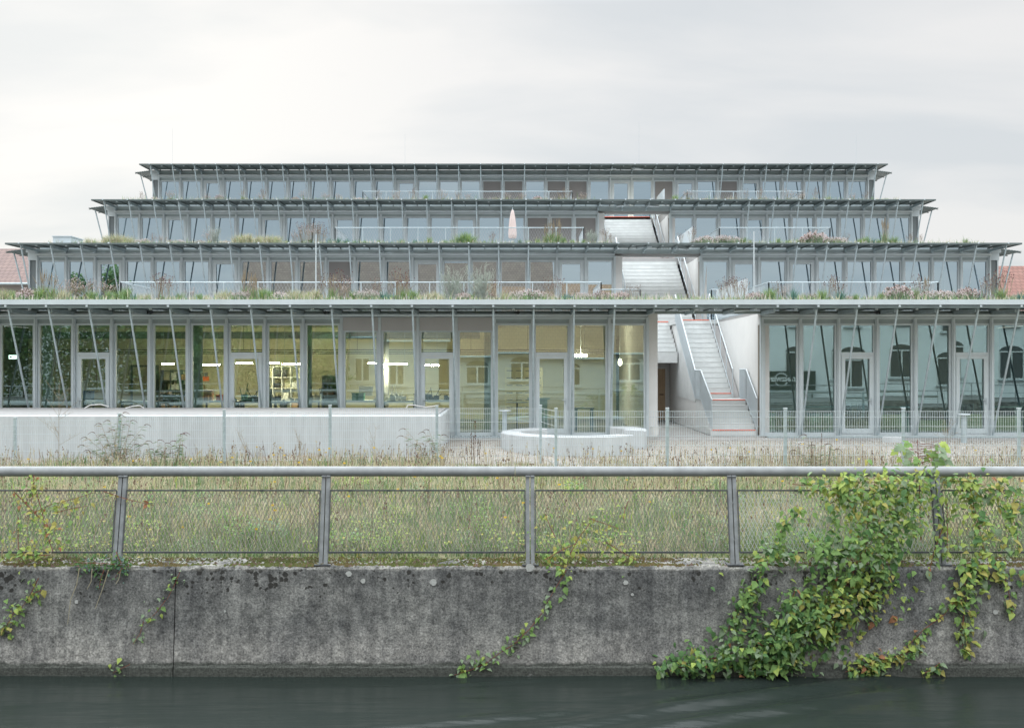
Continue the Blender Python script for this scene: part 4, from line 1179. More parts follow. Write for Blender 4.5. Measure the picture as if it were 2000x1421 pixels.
h, _ = house(-11.5, -4.6, -17, -6.5, 4.0, 9.2, 'white house with brown tiled roof, mirrored in the glazing under the lowered blinds', wallw, brown, ov=.3)
for x in (-9.8,-7.2): arch_window(h, x, .9, 2.45, 1.0, -6.49, False)
h, _ = house(-3.9, 9.5, -17, -6.5, 2.95, 9.0, 'low white house with warm brown roof and arched windows, mirrored in the middle glazing', wallw, warm, ov=.3)
for x in (-2.4,.6,3.7,7.2): arch_window(h, x, .9, 2.05, 1.5, -6.49)
h2, _ = house(-27, 4.2, -30, -18.5, 6.5, 13.2, 'tall dull house behind the white one, mirrored in the first terrace glazing', wallw, brown)
h = thing('white_warehouse', (22,-10,-.1), 'tall white warehouse with arched windows, mirrored in the glazing right of the stairs', 'building')
MB().box(13.4,36,-18,-6.5,-.1,6.9).build('wall', wallb, h); MB().box(13.2,36.2,-18.2,-6.3,6.902,7.1).build('cornice', M['concrete_top'], h)
for i in range(6):
    x = 15.2+i*3.4; arch_window(h, x, 1.1, 2.9, 1.6, -6.49); arch_window(h, x, 4.6, 6.0, 1.0, -6.49, False)
# gear sign mirrored in the pane beside the stairs
sx, sz = (1526-VX)*66.5/FP, ZC-(741-VY)*66.5/FP
t = thing('gear_sign', (sx, -5.9, sz), 'dark board with white gear ring and white lettering, mirrored beside the stairs', 'sign')
b = MB().box(sx-1.9,sx+2.6,-5.98,-5.92,sz-.75,sz+.55)
for x in (sx-1.7, sx+2.4): b.box(x-.05,x+.05,-6.06,-5.981,-.12,sz+.4)
b.build('board', mat('dark green board', (.03,.055,.05), .7), t)
b = MB(); n = 44
for i in range(n):
    a0, a1 = 2*math.pi*i/n, 2*math.pi*(i+1)/n; am = (a0+a1)/2
    if abs(math.sin(am))*.42 < .15: continue
    p = lambda r, a: (sx+r*math.cos(a), -5.91, sz+r*math.sin(a))
    b.face([p(.38,a1),p(.43,a1),p(.43,a0),p(.38,a0)])
    if i % 2 == 0 : b.face([p(.431,a1),p(.49,a1*.7+a0*.3),p(.49,a0*.7+a1*.3),p(.431,a0)])
b.build('gear_ring', M['white'], t)
cu = bpy.data.curves.new('lettering', 'FONT'); cu.body = 'TANZWERK'; cu.size = .36; cu.align_x = 'CENTER'; cu.align_y = 'CENTER'; cu.extrude = .008; cu.offset = .02
tmp = bpy.data.objects.new('lettering', cu); C.objects.link(tmp)
me = bpy.data.meshes.new_from_object(tmp.evaluated_get(bpy.context.evaluated_depsgraph_get()))
bpy.data.objects.remove(tmp)
me.materials.clear(); me.materials.append(M['white'])
lo = linked('lettering', me, t, (0,.02,0)); lo.rotation_euler = (R(90), 0, R(180))
# near bank railing
t = thing('bank_railing', (0,.75,-.1), 'plain steel railing of the near bank, mirrored in the ground floor glass', 'railing')
b = MB().bar((-40,.75,.86),(-1.0,.75,.86),.03,8).bar((1.0,.75,.86),(40,.75,.86),.03,8).bar((-40,.75,.4),(-1,.75,.4),.015,6).bar((1,.75,.4),(40,.75,.4),.015,6)
b.build('rail', M['rail'], t)
for i in range(40):
    x = -39+i*2
    if abs(x) > .5: MB().bar((x,.75,-.1),(x,.75,.86),.025,6).build('post', M['rail'], t)
# ------------------------------------------------------------------ vegetation
def lm(name, c, tr=.36, v=.18): return mat(name, c, .6, 0, v, 5, spec=.25, trans=tr)
G = {k: lm('leaf '+k, c) for k, c in dict(green=(.185,.305,.095), deep=(.095,.195,.070), lime=(.33,.42,.105), yellow=(.40,.37,.11), rust=(.34,.16,.085), straw=(.50,.45,.31), tan=(.37,.31,.225), brown=(.19,.13,.10), sage=(.235,.315,.195), silver=(.46,.50,.45), blue=(.12,.22,.18), pink=(.60,.51,.50), mauve=(.66,.59,.58), wine=(.17,.06,.07), mgreen=(.165,.225,.105), msage=(.255,.305,.205), moss=(.115,.135,.035), moss2=(.155,.12,.045), gold=(.70,.48,.05), cream=(.60,.56,.42), stem=(.26,.10,.07)).items()}

def blades(name, XYZ, H, W, LEAN, cols, colp, parent=None, seed=0, droop=.5):
    """many grass blades as one mesh: XYZ roots, heights, widths, lean lengths"""
    g = np.random.default_rng(seed); n = len(H)
    az = g.uniform(0, 2*np.pi, n); d = np.stack([np.cos(az), np.sin(az)], 1)*LEAN[:,None]
    fa = g.uniform(-.9, .9, n); sx, sy = np.cos(fa)*W/2, np.sin(fa)*W/2
    V = np.zeros((n, 5, 3)); 
    V[:,0] = XYZ + np.stack([-sx,-sy,0*sx],1); V[:,1] = XYZ + np.stack([sx,sy,0*sx],1)
    mid = XYZ + np.stack([d[:,0]*.35, d[:,1]*.35, H*.58],1)
    V[:,2] = mid + np.stack([sx*.8,sy*.8,0*sx],1); V[:,3] = mid - np.stack([sx*.8,sy*.8,0*sx],1)
    V[:,4] = XYZ + np.stack([d[:,0], d[:,1], H*(1-droop*np.clip(LEAN/np.maximum(H,.01),0,1)**2*.5)],1)
    me = bpy.data.meshes.new(name)
    base = np.arange(n)*5
    quads = np.stack([base,base+1,base+2,base+3],1); tris = np.stack([base+3,base+2,base+4],1)
    me.vertices.add(n*5); me.vertices.foreach_set('co', V.reshape(-1))
    loops = np.concatenate([quads.reshape(-1), tris.reshape(-1)])
    me.loops.add(len(loops)); me.loops.foreach_set('vertex_index', loops)
    me.polygons.add(2*n)
    ls = np.concatenate([np.arange(n)*4, n*4+np.arange(n)*3]); lt = np.concatenate([np.full(n,4), np.full(n,3)])
    me.polygons.foreach_set('loop_start', ls); me.polygons.foreach_set('loop_total', lt)
    if callable(colp): ci = colp(XYZ, g)
    else: ci = g.choice(len(cols), n, p=np.array(colp)/sum(colp))
    for c in cols: me.materials.append(G[c])
    me.polygons.foreach_set('material_index', np.concatenate([ci, ci]).astype(np.int32))
    me.update(calc_edges=True); me.validate()
    o = bpy.data.objects.new(name, me); C.objects.link(o)
    if parent: o.parent = parent
    return o

# meadow between the canal wall and the fences: green near the wall, straw further back, rusty seed heads, all one ground cover
def patch(x, y, s, k): return np.sin(x*s+k)*np.sin(y*s*1.3+k*2.1) + .6*np.sin(x*s*2.3-y*s*1.7+k*3)
def meadow_roots(n, y0, y1, seed):
    g = np.random.default_rng(seed)
    y = np.sqrt(g.uniform(y0**2, y1**2, n)); x = g.uniform(-.56, .56, n)*y
    z = np.array([gz(a, c) for a, c in zip(x, y)]) - .01
    return np.stack([x, y, z], 1), g
cols = ['mgreen','msage','lime','straw','tan','brown','deep','yellow']
def mcol(P_, g):
    x, y = P_[:,0], P_[:,1]; n = len(x)
    far = np.clip((y-15.5)/6.5, 0, 1); dry = np.clip(.17 + .32*patch(x,y,.75,1) + .28*far + .16*np.clip((x-1)/5,0,1)*far, .06, .85)
    lush = np.clip(.5+.5*patch(x,y,1.1,4), 0, 1)
    u = g.uniform(0,1,n); v = g.uniform(0,1,n)
    out = np.where(v < .46, 0, np.where(v < .82, 1, np.where(v < .82+.13*lush, 2, 6)))
    dr = np.where(v < .68, 3, np.where(v < .90, 4, np.where(v < .93, 5, 7)))
    return np.where(u < dry, dr, out)
def mown(Pt, H):      # bare gravel patches behind the right hand fence and round the bench
    x, y = Pt[:,0], Pt[:,1]
    keep = ~((y > 22.4 - .9*patch(x, y, .9, 2)) & (x > -1.6))
    return keep
Pt, g = meadow_roots(44000, 12.80, 24.6, 21)
H = g.gamma(5, .042, len(Pt))*(.75+.35*np.clip(patch(Pt[:,0],Pt[:,1],.9,3),-.6,1)); k = mown(Pt, H); Pt, H = Pt[k], H[k]
o = blades('meadow_grass', Pt, H, .006+.0007*Pt[:,1]*g.uniform(.4,1.0,len(H)), g.uniform(.03,.20,len(H)), cols, mcol, seed=1); o['kind'] = 'stuff'
Pt, g = meadow_roots(15000, 12.80, 15.4, 22)
H = g.gamma(4, .04, len(Pt))
o = blades('meadow_grass', Pt, H, g.uniform(.006,.017,len(H)), g.uniform(.03,.18,len(H)), cols, mcol, seed=2); o['kind'] = 'stuff'
# thin dry stalks with dark seed heads, and little yellow flowers
Pt, g = meadow_roots(3600, 13.0, 25.5, 23)
b = MB(); gg = random.Random(4)
for x, y, z in Pt:
    if y > 23 and x > -1 and gg.random() < .45: continue
    h = gg.uniform(.30,.62)*(1 if y < 24 else .6); dx, dy = gg.gauss(0,.07), gg.gauss(0,.07)
    w_ = .0022+.00016*y
    t = (x+dx,y+dy,z+h); m = gg.choice((0,0,1,1,2))
    b.face([(x-w_,y,z),(x+w_,y,z),(t[0]+w_*.5,t[1],t[2]),(t[0]-w_*.5,t[1],t[2])], m)
    if gg.random() < .40:
        k = gg.randrange(2, 6); q = gg.choice((2,2,1,0)) 
        for i in range(k):
            a = gg.uniform(.7,1.02); c = (x+dx*a+gg.gauss(0,.012), y+dy*a, z+h*a); s = gg.uniform(.006,.013)
            b.face([(c[0]-s,c[1],c[2]-s*1.6),(c[0]+s,c[1],c[2]-s*.8),(c[0]+s*.5,c[1],c[2]+s*1.6),(c[0]-s,c[1],c[2]+s)], q)
    elif gg.random() < .04:
        s = .013+.0005*y; b.face([(t[0]-s,t[1],t[2]-s*.6),(t[0]+s,t[1],t[2]-s*.6),(t[0]+s,t[1],t[2]+s*.6),(t[0]-s,t[1],t[2]+s*.6)], 4)
o = b.build('meadow_stalks', [G['straw'],G['tan'],G['brown'],G['rust'],G['gold']], origin=(0,0,0)); o['kind'] = 'stuff'
b = MB(); gg = random.Random(17)      # brownish scrub before and behind the right hand fence
for i in range(3800):
    x, y = gg.uniform(1.5, 13.5), gg.uniform(20.6, 24.6)
    if gg.random() > .25 + .75*min(1, max(0, (x-2.5)/4)) + .3*math.sin(x*1.3+y): continue
    z = gz(x,y); h = gg.uniform(.15,.62)*(.7+.3*math.sin(x*.9+2)); tx, ty = x+gg.gauss(0,.10), y+gg.gauss(0,.1); w_ = .0055
    m = gg.choices((0,1,2,3), (5,4,2,2))[0]
    b.face([(x-w_,y,z),(x+w_,y,z),(tx+w_*.5,ty,z+h),(tx-w_*.5,ty,z+h)], m)
    for k in range(gg.randrange(0,4)):
        a = gg.uniform(.4,1); c = (x+(tx-x)*a, y+(ty-y)*a, z+h*a); s_ = gg.uniform(.03,.10); sg = gg.choice((-1,1))
        b.face([(c[0]-.004,c[1],c[2]),(c[0]+.004,c[1],c[2]),(c[0]+sg*s_,c[1],c[2]+s_*.8)], m)
o = b.build('meadow_scrub', [G['tan'],G['straw'],G['brown'],G['sage']], origin=(0,0,0)); o['kind'] = 'stuff'
# low broad-leaved weeds at the foot of the mesh
b = MB(); gg = random.Random(9)
for i in range(2600):
    y = 12.78 + abs(gg.gauss(0, .9)); x = gg.uniform(-7.5,7.5)
    if math.sin(x*2.1)+math.sin(x*.9+1.3)+gg.gauss(0,.5) < .25: continue
    z = gz(x,y) + gg.uniform(.02,.24); a = gg.uniform(0,6.28)
    d = Vector((math.cos(a), math.sin(a), gg.uniform(.0,.7))); l = gg.uniform(.04,.085)
    b.leaf(Vector((x,y,z)), d, Vector((0,-.4,1)), l, l*.62, gg.choice((0,0,1,1,2,3)))
o = b.build('meadow_weeds', [G['green'],G['lime'],G['sage'],G['yellow']], origin=(0,0,0)); o['kind'] = 'stuff'
b = MB(); gg = random.Random(19)      # leafy clumps standing in the grass
for i in range(95):
    y = gg.uniform(12.85, 20.5); x = gg.uniform(-.52,.52)*y; hh = gg.uniform(.12,.42); q = gg.uniform(.10,.34); m = gg.choice((0,0,0,1,2,2,3)); z0 = gz(x,y); bl = gg.uniform(.035,.075)
    for k in range(int(70+q*260)):
        a = gg.uniform(0,6.28); rr = q*math.sqrt(gg.random()); u = gg.random()
        p = Vector((x+rr*math.cos(a), y+rr*math.sin(a)*.8, z0+hh*u*(1-.5*(rr/q)**2)+.02))
        b.leaf(p, Vector((math.cos(a)+gg.gauss(0,.4), math.sin(a)+gg.gauss(0,.4), gg.uniform(-.1,.9))), Vector((gg.gauss(0,.3),-.3,1)), bl*gg.uniform(.7,1.3), bl*gg.uniform(.35,.6), m if gg.random() < .8 else gg.randrange(4))
o = b.build('meadow_weeds', [G['green'],G['lime'],G['sage'],G['deep']], origin=(0,0,0)); o['kind'] = 'stuff'
# pebbles on the gravel
b = MB(); gg = random.Random(12)
for i in range(3000):
    x, y = gg.uniform(-1.5, 15), gg.uniform(22.6, 29.6); s = gg.uniform(.012,.045); z = gz(x,y)
    if (x-1.6)**2+(y-27.2)**2 < 4.2: continue
    if y > 28.9: continue
    a = gg.uniform(0,3); ca, sa = math.cos(a)*s, math.sin(a)*s*.8
    b.face([(x-ca,y-sa,z),(x+sa,y-ca,z),(x+ca*.4,y,z+s*.8)],0).face([(x+sa,y-ca,z),(x+ca,y+sa,z),(x+ca*.4,y,z+s*.8)],1).face([(x-ca,y-sa,z),(x+ca*.4,y,z+s*.8),(x-sa,y+ca,z)],0)
o = b.build('pebbles', [mat('pale pebble',(.44,.42,.39),.9), mat('grey pebble',(.28,.265,.25),.9)], origin=(0,0,0)); o['kind'] = 'stuff'
# moss along the top of the canal wall
b = MB(); gg = random.Random(13)
for i in range(15000):
    x = gg.uniform(-7.2,7.2); f = math.sin(x*1.9)+math.sin(x*4.3+1)+.8*math.sin(x*.7+2); 
    if gg.random() > .62+.25*f: continue
    y = gg.choice((12.335+abs(gg.gauss(0,.03)), gg.uniform(12.36,12.76), gg.uniform(12.55,12.8))); s = gg.uniform(.012,.034); z = -.300
    if y < 12.36: z = -.312
    h = s*gg.uniform(.4,.9); a = gg.uniform(0,1.5); m = 1 if math.sin(x*3.1+2)+gg.gauss(0,.4) > .6 else (2 if gg.random() < .2 else 0)
    p = [(x+s*math.cos(a+q*1.2566), y+s*.7*math.sin(a+q*1.2566), z-.006) for q in range(5)]
    for q in range(5): b.face([p[q], p[(q+1)%5], (x, y, z+h)], m)
o = b.build('moss', [G['moss'],G['moss2'],G['brown']], origin=(0,0,0)); o['kind'] = 'stuff'
b = MB()   # thin turf lip hanging over the edge in places
for i in range(2600):
    x = gg.uniform(-7.2,7.2)
    if math.sin(x*2.7+.4)+math.sin(x*1.1+3)+gg.gauss(0,.5) < .2: continue
    y = gg.uniform(12.40,12.75); z=-.30; a = gg.uniform(0,6.28); l = gg.uniform(.02,.07)
    b.face([(x-.004,y,z),(x+.004,y,z),(x+l*math.cos(a),y+l*.6*math.sin(a),z+gg.uniform(.01,.07))], gg.choice((0,0,1,2)))
o = b.build('wall_top_grass', [G['green'],G['straw'],G['lime']], origin=(0,0,0)); o['kind'] = 'stuff'

# ---- creepers: stems and leaves laid along strokes of the photograph, given real depth off the wall and the rail
def wall_y(z): return 12.30 - max(0, (-.345 - z))*.055 if z < -.30 else 12.30 + (z+.3)*.23
def creeper(name, strokes, label, mats, probs, dens=1.0, size=(.055,.10), bulge=.16, seed=1, cat='creeper', group=None, colfn=None):
    r = random.Random(seed); t = None; lf = MB(); st = MB(); pts0 = []
    for s in strokes:
        (x0,y0,x1,y1,wd) = s[:5]; q = s[5] if len(s) > 5 else 1.0
        ln = math.hypot(x1-x0, y1-y0); n = int(ln*max(wd,10)/30*dens*q)
        def pt(px, py, out):
            p = P(px, py, 12.25); y = wall_y(p.z) - out
            return P(px, py, y)
        k = max(2, int(ln/40)); ph = r.uniform(0,6)
        for e in range(max(1, int(wd/22))):
            off = r.uniform(-.35,.35)*wd
            path = [pt(x0+(x1-x0)*i/k+off*math.sin(ph+i*.9)*.6+r.uniform(-3,3)+off*.5, y0+(y1-y0)*i/k+r.uniform(-3,3), .03+.04*r.random()) for i in range(k+1)]
            st.path(path, .0055, 4, r2=.0035); pts0.append(path[0])
        for i in range(n):
            u = r.random(); v = r.gauss(0,.33) if r.random() < .86 else r.gauss(0,.6)
            nx_, ny_ = -(y1-y0)/max(ln,1), (x1-x0)/max(ln,1)
            px = x0+(x1-x0)*u+nx_*v*wd*1.25; py = y0+(y1-y0)*u+ny_*v*wd*1.25
            out = .02+bulge*r.random()*max(.15,1-abs(v)*1.2)*min(1,wd/45)
            p = pt(px, py, out)
            d = Vector((r.gauss(.0,.55), r.gauss(-.45,.25), r.gauss(-.35,.45)))
            nrm = Vector((r.gauss(0,.45), r.gauss(-.45,.3), 1.0))
            l = r.uniform(*size)*r.choice((.5,.68,.82,.95,1.05,1.25))
            m = colfn(px, py, r) if colfn else r.choices(range(len(mats)), probs)[0]
            lf.leaf(p, d, nrm, l, l*r.uniform(.55,.75), m, fold=r.uniform(.1,.4))
    t = thing(name, pts0[0], label, cat, group)
    lf.build('leaves', [G[m] for m in mats], t); st.build('stems', G['stem'], t)
    return t
VM = ['green','deep','lime','yellow','rust','sage']
def bigcol(px, py, r):
    top = max(0, min(1, (1060-py)/120)); low = max(0, min(1, (py-1150)/120))
    yel = .10 + .36*top + (.30 if (px > 1590 and 1130 < py < 1250) else 0)
    u = r.random()
    if u < yel: return r.choice((2,2,2,3))
    if u < yel+.006 and py > 1050: return 4
    return r.choice((0,0,0,5,1)) if low < .3 else r.choice((0,0,1,1,5))
big = [(1700,945,1690,1085,95,1.25),(1690,1060,1640,1200,95,1.25),(1650,1180,1530,1260,75,1.25),(1545,1245,1330,1300,46,1.5),(1620,1190,1470,1290,70,1.2),(1560,1280,1450,1318,38,1.4),(1330,1296,1282,1306,30,1.5),
       (1555,945,1660,950,24),(1640,940,1830,938,34,1.2),(1770,950,1785,1050,60),(1560,985,1500,1075,22),(1610,990,1660,960,34),(1510,1060,1460,1180,28,.9),(1470,1150,1420,1240,30,1.1),(1510,1090,1560,1075,26),(1560,1150,1540,1230,40),(1720,1090,1705,1190,30),(1740,1000,1740,1085,34),(1600,1050,1640,1130,40)]
creeper('creeper', big, 'big green creeper pouring over railing and wall into the water', VM, None, 1.0, (.062,.108), .26, 3, colfn=bigcol)
def rcol(px, py, r):
    u = r.random()
    return r.choice((2,2,3)) if u < .42 else (4 if u < .43 else r.choice((0,0,5,1)))
creeper('creeper', [(1845,935,1935,950,32,1.2),(1930,945,2010,985,34,1.1),(1895,955,1930,1080,44,1.0),(1965,985,1990,1075,26,.9),(1850,985,1845,1080,14,.8),(1880,1095,1965,1105,30,1.2),(1905,1105,1880,1190,40,1.2),(1885,1190,1880,1280,26,1.1),(1955,1110,1975,1200,14,.8),(1870,1165,1770,1265,13,1.0),(1840,1030,1815,1120,14,.7),(1990,1100,2030,1160,20,.6)], 'yellow green creeper at the right edge hanging from railing to water', VM, None, .8, (.066,.115), .16, 5, colfn=rcol)
creeper('creeper', [(1800,1262,1700,1300,22,1.5),(1720,1290,1655,1312,26,1.6),(1835,1296,1800,1318,16,1.4),(1690,1305,1720,1328,14,1.2)], 'low tangle of creeper touching the water right of the big one', VM, None, 1.2, (.055,.095), .12, 6, colfn=rcol)
creeper('creeper', [(1112,1115,1062,1195,24,.9),(1062,1195,1010,1255,24,.9),(1010,1255,955,1290,24,1.2),(955,1290,885,1320,24,1.5)], 'single slender creeper trailing diagonally down the middle of the wall', ['green','sage','lime'], [5,4,1], .42, (.060,.095), .07, 7)
creeper('creeper', [(348,1112,322,1170,20,.85),(322,1170,285,1215,20,.85),(285,1215,262,1255,16,.8),(255,1295,215,1310,22,1.0)], 'small thin creeper hanging on the wall beside the left wall joint', ['green','sage','lime'], [5,4,1], .42, (.050,.08), .05, 8)
creeper('creeper', [(70,925,60,985,22,.7),(85,960,100,1080,40,.6),(20,960,70,1010,26,.6),(110,1000,170,985,16,.5),(30,1010,40,1090,34,.5),(60,1000,190,960,12,.4),(200,960,300,985,10,.4),(100,1085,20,1080,18,.8)], 'thin autumn coloured creeper climbing the mesh at the left edge', ['lime','yellow','rust','green','tan'], [4,4,.8,3,2], 1.0, (.050,.085), .10, 9)
creeper('creeper', [(75,1130,40,1190,24,1.0),(30,1180,5,1240,30,1.4),(80,1150,60,1165,16,1.0)], 'yellow green creeper hanging over the wall at the left edge', ['lime','green','yellow','sage'], [4,4,2,2], .6, (.055,.09), .10, 10)
creeper('ivy', [(145,1098,255,1104,20,2.2),(225,1075,240,1100,14,2.0),(200,1110,190,1150,10,.8),(240,1110,225,1130,10,1.0)], 'dark green ivy on the wall top round the foot of the left post', ['deep','blue','green'], [6,2,1], 1.5, (.028,.048), .05, 11, 'ivy')
t = thing('dry_ivy', P(145,1100,12.25), 'bare pale ivy stems hanging below the left post', 'dry stems')
b = MB()
for pp in ([(155,1108),(150,1140),(138,1170),(132,1218)],[(212,1112),(200,1150),(186,1188)],[(236,1112),(232,1130),(226,1140)],[(180,1110),(178,1135),(170,1150)]):
    b.path([P(x,y,12.25) for x,y in pp], .006, 4, r2=.003)
b.build('stems', G['straw'], t)
# yellow green shrub pushing through the mesh right of the middle post
creeper('shrub', [(1060,1095,1125,1060,30,1.1),(1120,1085,1150,1020,34,.9),(1150,1010,1210,1030,22,.8),(1080,1050,1060,1000,26,.5),(1180,1060,1240,1095,30,.9),(1215,1015,1225,975,12,.6),(1085,1100,1110,1108,14,1)], 'yellow green young shrub pushing through the mesh right of the middle post', ['lime','green','yellow'], [5,3,3], .8, (.045,.08), -.25, 12, 'shrub')

# young maple with lobed leaves at the right, above the pipe
def maple_leaf(b, p, d, nrm, l, m):
    d = d.normalized(); s = d.cross(nrm).normalized(); up = s.cross(d)
    out = []
    for a, r in ((180,.12),(-140,.42),(-115,.34),(-70,.72),(-45,.42),(-30,.62),(0,1.0),(30,.62),(45,.42),(70,.72),(115,.34),(140,.42)):
        a = R(a); out.append(p + d*(l*.35+math.cos(a)*r*l*.65) + s*(math.sin(a)*r*l*.75) - up*(.16*l*r*r))
    for i in range(12): b.face([p+d*l*.35, out[i], out[(i+1)%12]], m)
r = random.Random(31); d0 = 13.05
t = thing('maple_sapling', P(1800,1020,d0), 'young maple with large pale green lobed leaves rising behind the right end of the pipe', 'sapling')
st = MB().path([P(1800,1090,d0),P(1797,1000,d0),P(1795,930,d0),P(1792,858,d0)], .011, 5, r2=.004); lf = MB()
for i in range(64):
    f = r.random(); y = 862+f*68; side = r.choice((-1,1)); a = P(1795, y, d0); e = a + Vector((side*r.uniform(.05,.30), r.uniform(-.25,.2), r.uniform(-.02,.07)))
    st.bar(a, e, .0022, 3); maple_leaf(lf, e, Vector((side*r.uniform(.3,1), r.uniform(-.8,.1), -.45)), Vector((r.gauss(0,.3),-1,.7)), r.uniform(.11,.17), r.choice((0,0,0,1,1,2)))
for i in range(22):
    e = P(r.uniform(1830,1895), r.uniform(905,945), d0-.3); st.bar(e, e-Vector((.05,0,.12)), .003, 3)
    maple_leaf(lf, e, Vector((r.uniform(-.6,1), -.6, -.3)), Vector((0,-.5,1)), r.uniform(.08,.13), r.choice((1,1,2,3)))
lf.build('leaves', [G['sage'],G['green'],G['lime'],G['yellow']], t); st.build('stem', G['stem'], t)

# butterfly bushes by the left fence
def narrow(b, p, d, l, wd, m, sag=.25):
    d = d.normalized(); s = d.cross(Vector((0,0,1))).normalized()
    q = [p, p+d*l*.35+s*wd/2-Vector((0,0,sag*l*.08)), p+d*l*.35-s*wd/2-Vector((0,0,sag*l*.08)), p+d*l-Vector((0,0,sag*l))]
    b.face([q[0],q[1],q[3],q[2]], m)
def buddleia(px0, d, stems, label, seed, cols=('sage','deep','tan','silver'), wts=(5,2,2,2), name='butterfly_bush', ls=(.10,.20)):
    r = random.Random(seed); st = MB(); lf = MB()
    b0 = P(px0, 905, d); b0.z = gz(b0.x, d)
    t = thing(name, b0, label, 'bush')
    for (px, py) in stems:
        tip = P(px, py, d+r.uniform(-.2,.2)); mid = b0.lerp(tip, .5)+Vector((r.uniform(-.06,.06),0,.06))
        path = [b0+Vector((r.uniform(-.08,.08),0,0)), mid, tip]; st.path(path, .008, 4, r2=.003)
        for i in range(26):
            f = r.uniform(.22,1); p = (path[0].lerp(mid, f*2) if f < .5 else mid.lerp(tip, f*2-1)); s = r.choice((-1,1))
            narrow(lf, p, Vector((s*r.uniform(.5,1), r.uniform(-.6,.6), r.uniform(-.05,.5))), r.uniform(*ls), r.uniform(.018,.032), r.choices(range(4), wts)[0], .3)
        # curved brown flower plume at the tip
        pl = [tip]
        s = 1 if px > px0 else -1
        for i in range(5): pl.append(pl[-1]+Vector((s*.032, 0, .016-.012*i)))
        st.path(pl, .012, 4, m=1, r2=.004)
    lf.build('leaves', [G[c] for c in cols], t); st.build('stems', [G['tan'], G['brown'] if seed != 43 else G['wine']], t)
buddleia(228, 23.6, [(185,845),(198,828),(215,822),(232,812),(240,806),(255,822),(270,850),(282,830),(170,855),(175,880),(205,850),(225,840),(250,850),(262,868),(285,862),(240,830),(165,870),(215,870)], 'large drooping butterfly bush in front of the left fence', 41)
buddleia(305, 23.5, [(290,868),(308,860),(322,866),(335,872),(300,878),(330,885)], 'low butterfly bush just right of the large one', 42)
buddleia(346, 23.4, [(352,848),(358,846),(344,862),(350,870)], 'slim upright butterfly bush with one pink flower spike', 43, ('green','sage','deep','green'), (3,4,2,1))
buddleia(850, 23.4, [(792,838),(788,852),(830,845),(838,840),(862,850),(845,862)], 'butterfly bush with curved brown plumes at the right end of the podium', 44, ls=(.12,.24))
buddleia(1600, 21.2, [(1575,850),(1592,870),(1612,868),(1630,878),(1555,880)], 'grey green bush behind the right hand fence', 45)
# dried mullein stalks and bare twiggy weeds
def dry_stalks(px0, py0, d, tips, label, seed, th=.016):
    r = random.Random(seed); b0 = P(px0, py0, d); b = MB(); b0.z = gz(b0.x, d)
    for px, py in tips:
        tip = P(px, py, d); root = Vector((tip.x*.75+b0.x*.25, d, b0.z)); b.bar(root, tip, .006, 4, r2=.004)
        for i in range(22):
            f = r.uniform(.45,1); p = root.lerp(tip, f); s = th*r.uniform(.6,1.2)
            b.bar(p+Vector((r.uniform(-s,s)*.7,0,-s)), p+Vector((r.uniform(-s,s),0,s)), s*.55, 4)
    o = b.build('dry_stalks', G['brown']); tag(o, label, 'weed')
dry_stalks(925, 905, 22.9, [(928,822),(920,845),(911,868),(934,856),(938,862),(925,850)], 'cluster of tall dried brown seed stalks left of the curved bench', 51)
dry_stalks(1590, 905, 21.0, [(1605,846),(1622,872),(1585,862)], 'slanting dried brown stalks behind the right hand fence', 52, .012)
def twigs(px0, d, top, label, seed, spread=40, n=10):
    r = random.Random(seed); b0 = P(px0, 905, d); b0.z = gz(b0.x, d); b = MB()
    top = P(px0, top, d); b.bar(b0, top, .007, 4, r2=.003)
    for i in range(n):
        p = b0.lerp(top, r.uniform(.15,.9)); e = p+Vector((r.uniform(-1,1)*spread*d/FP, r.uniform(-.2,.2), r.uniform(.15,.5)))
        b.bar(p, e, .004, 3, r2=.002)
        for k in range(4): q = p.lerp(e, r.uniform(.3,1)); b.bar(q, q+Vector((r.uniform(-.1,.1),0,r.uniform(.02,.14))), .0025, 3)
    o = b.build('bare_weed', G['tan']); tag(o, label, 'weed')
twigs(115, 23.6, 752, 'tall bare twiggy weed rising above the podium at the left', 53, 50, 14)
twigs(480, 23.6, 870, 'small bare weed in front of the podium', 54, 20, 6)
twigs(585, 23.5, 850, 'thin bare weed between two fence posts', 55, 14, 6)
twigs(732, 23.5, 852, 'thin bare weed right of the middle fence post', 56, 18, 7)
twigs(1850, 26.5, 835, 'pale feathery weed near the right end of the glazing', 57, 22, 12)

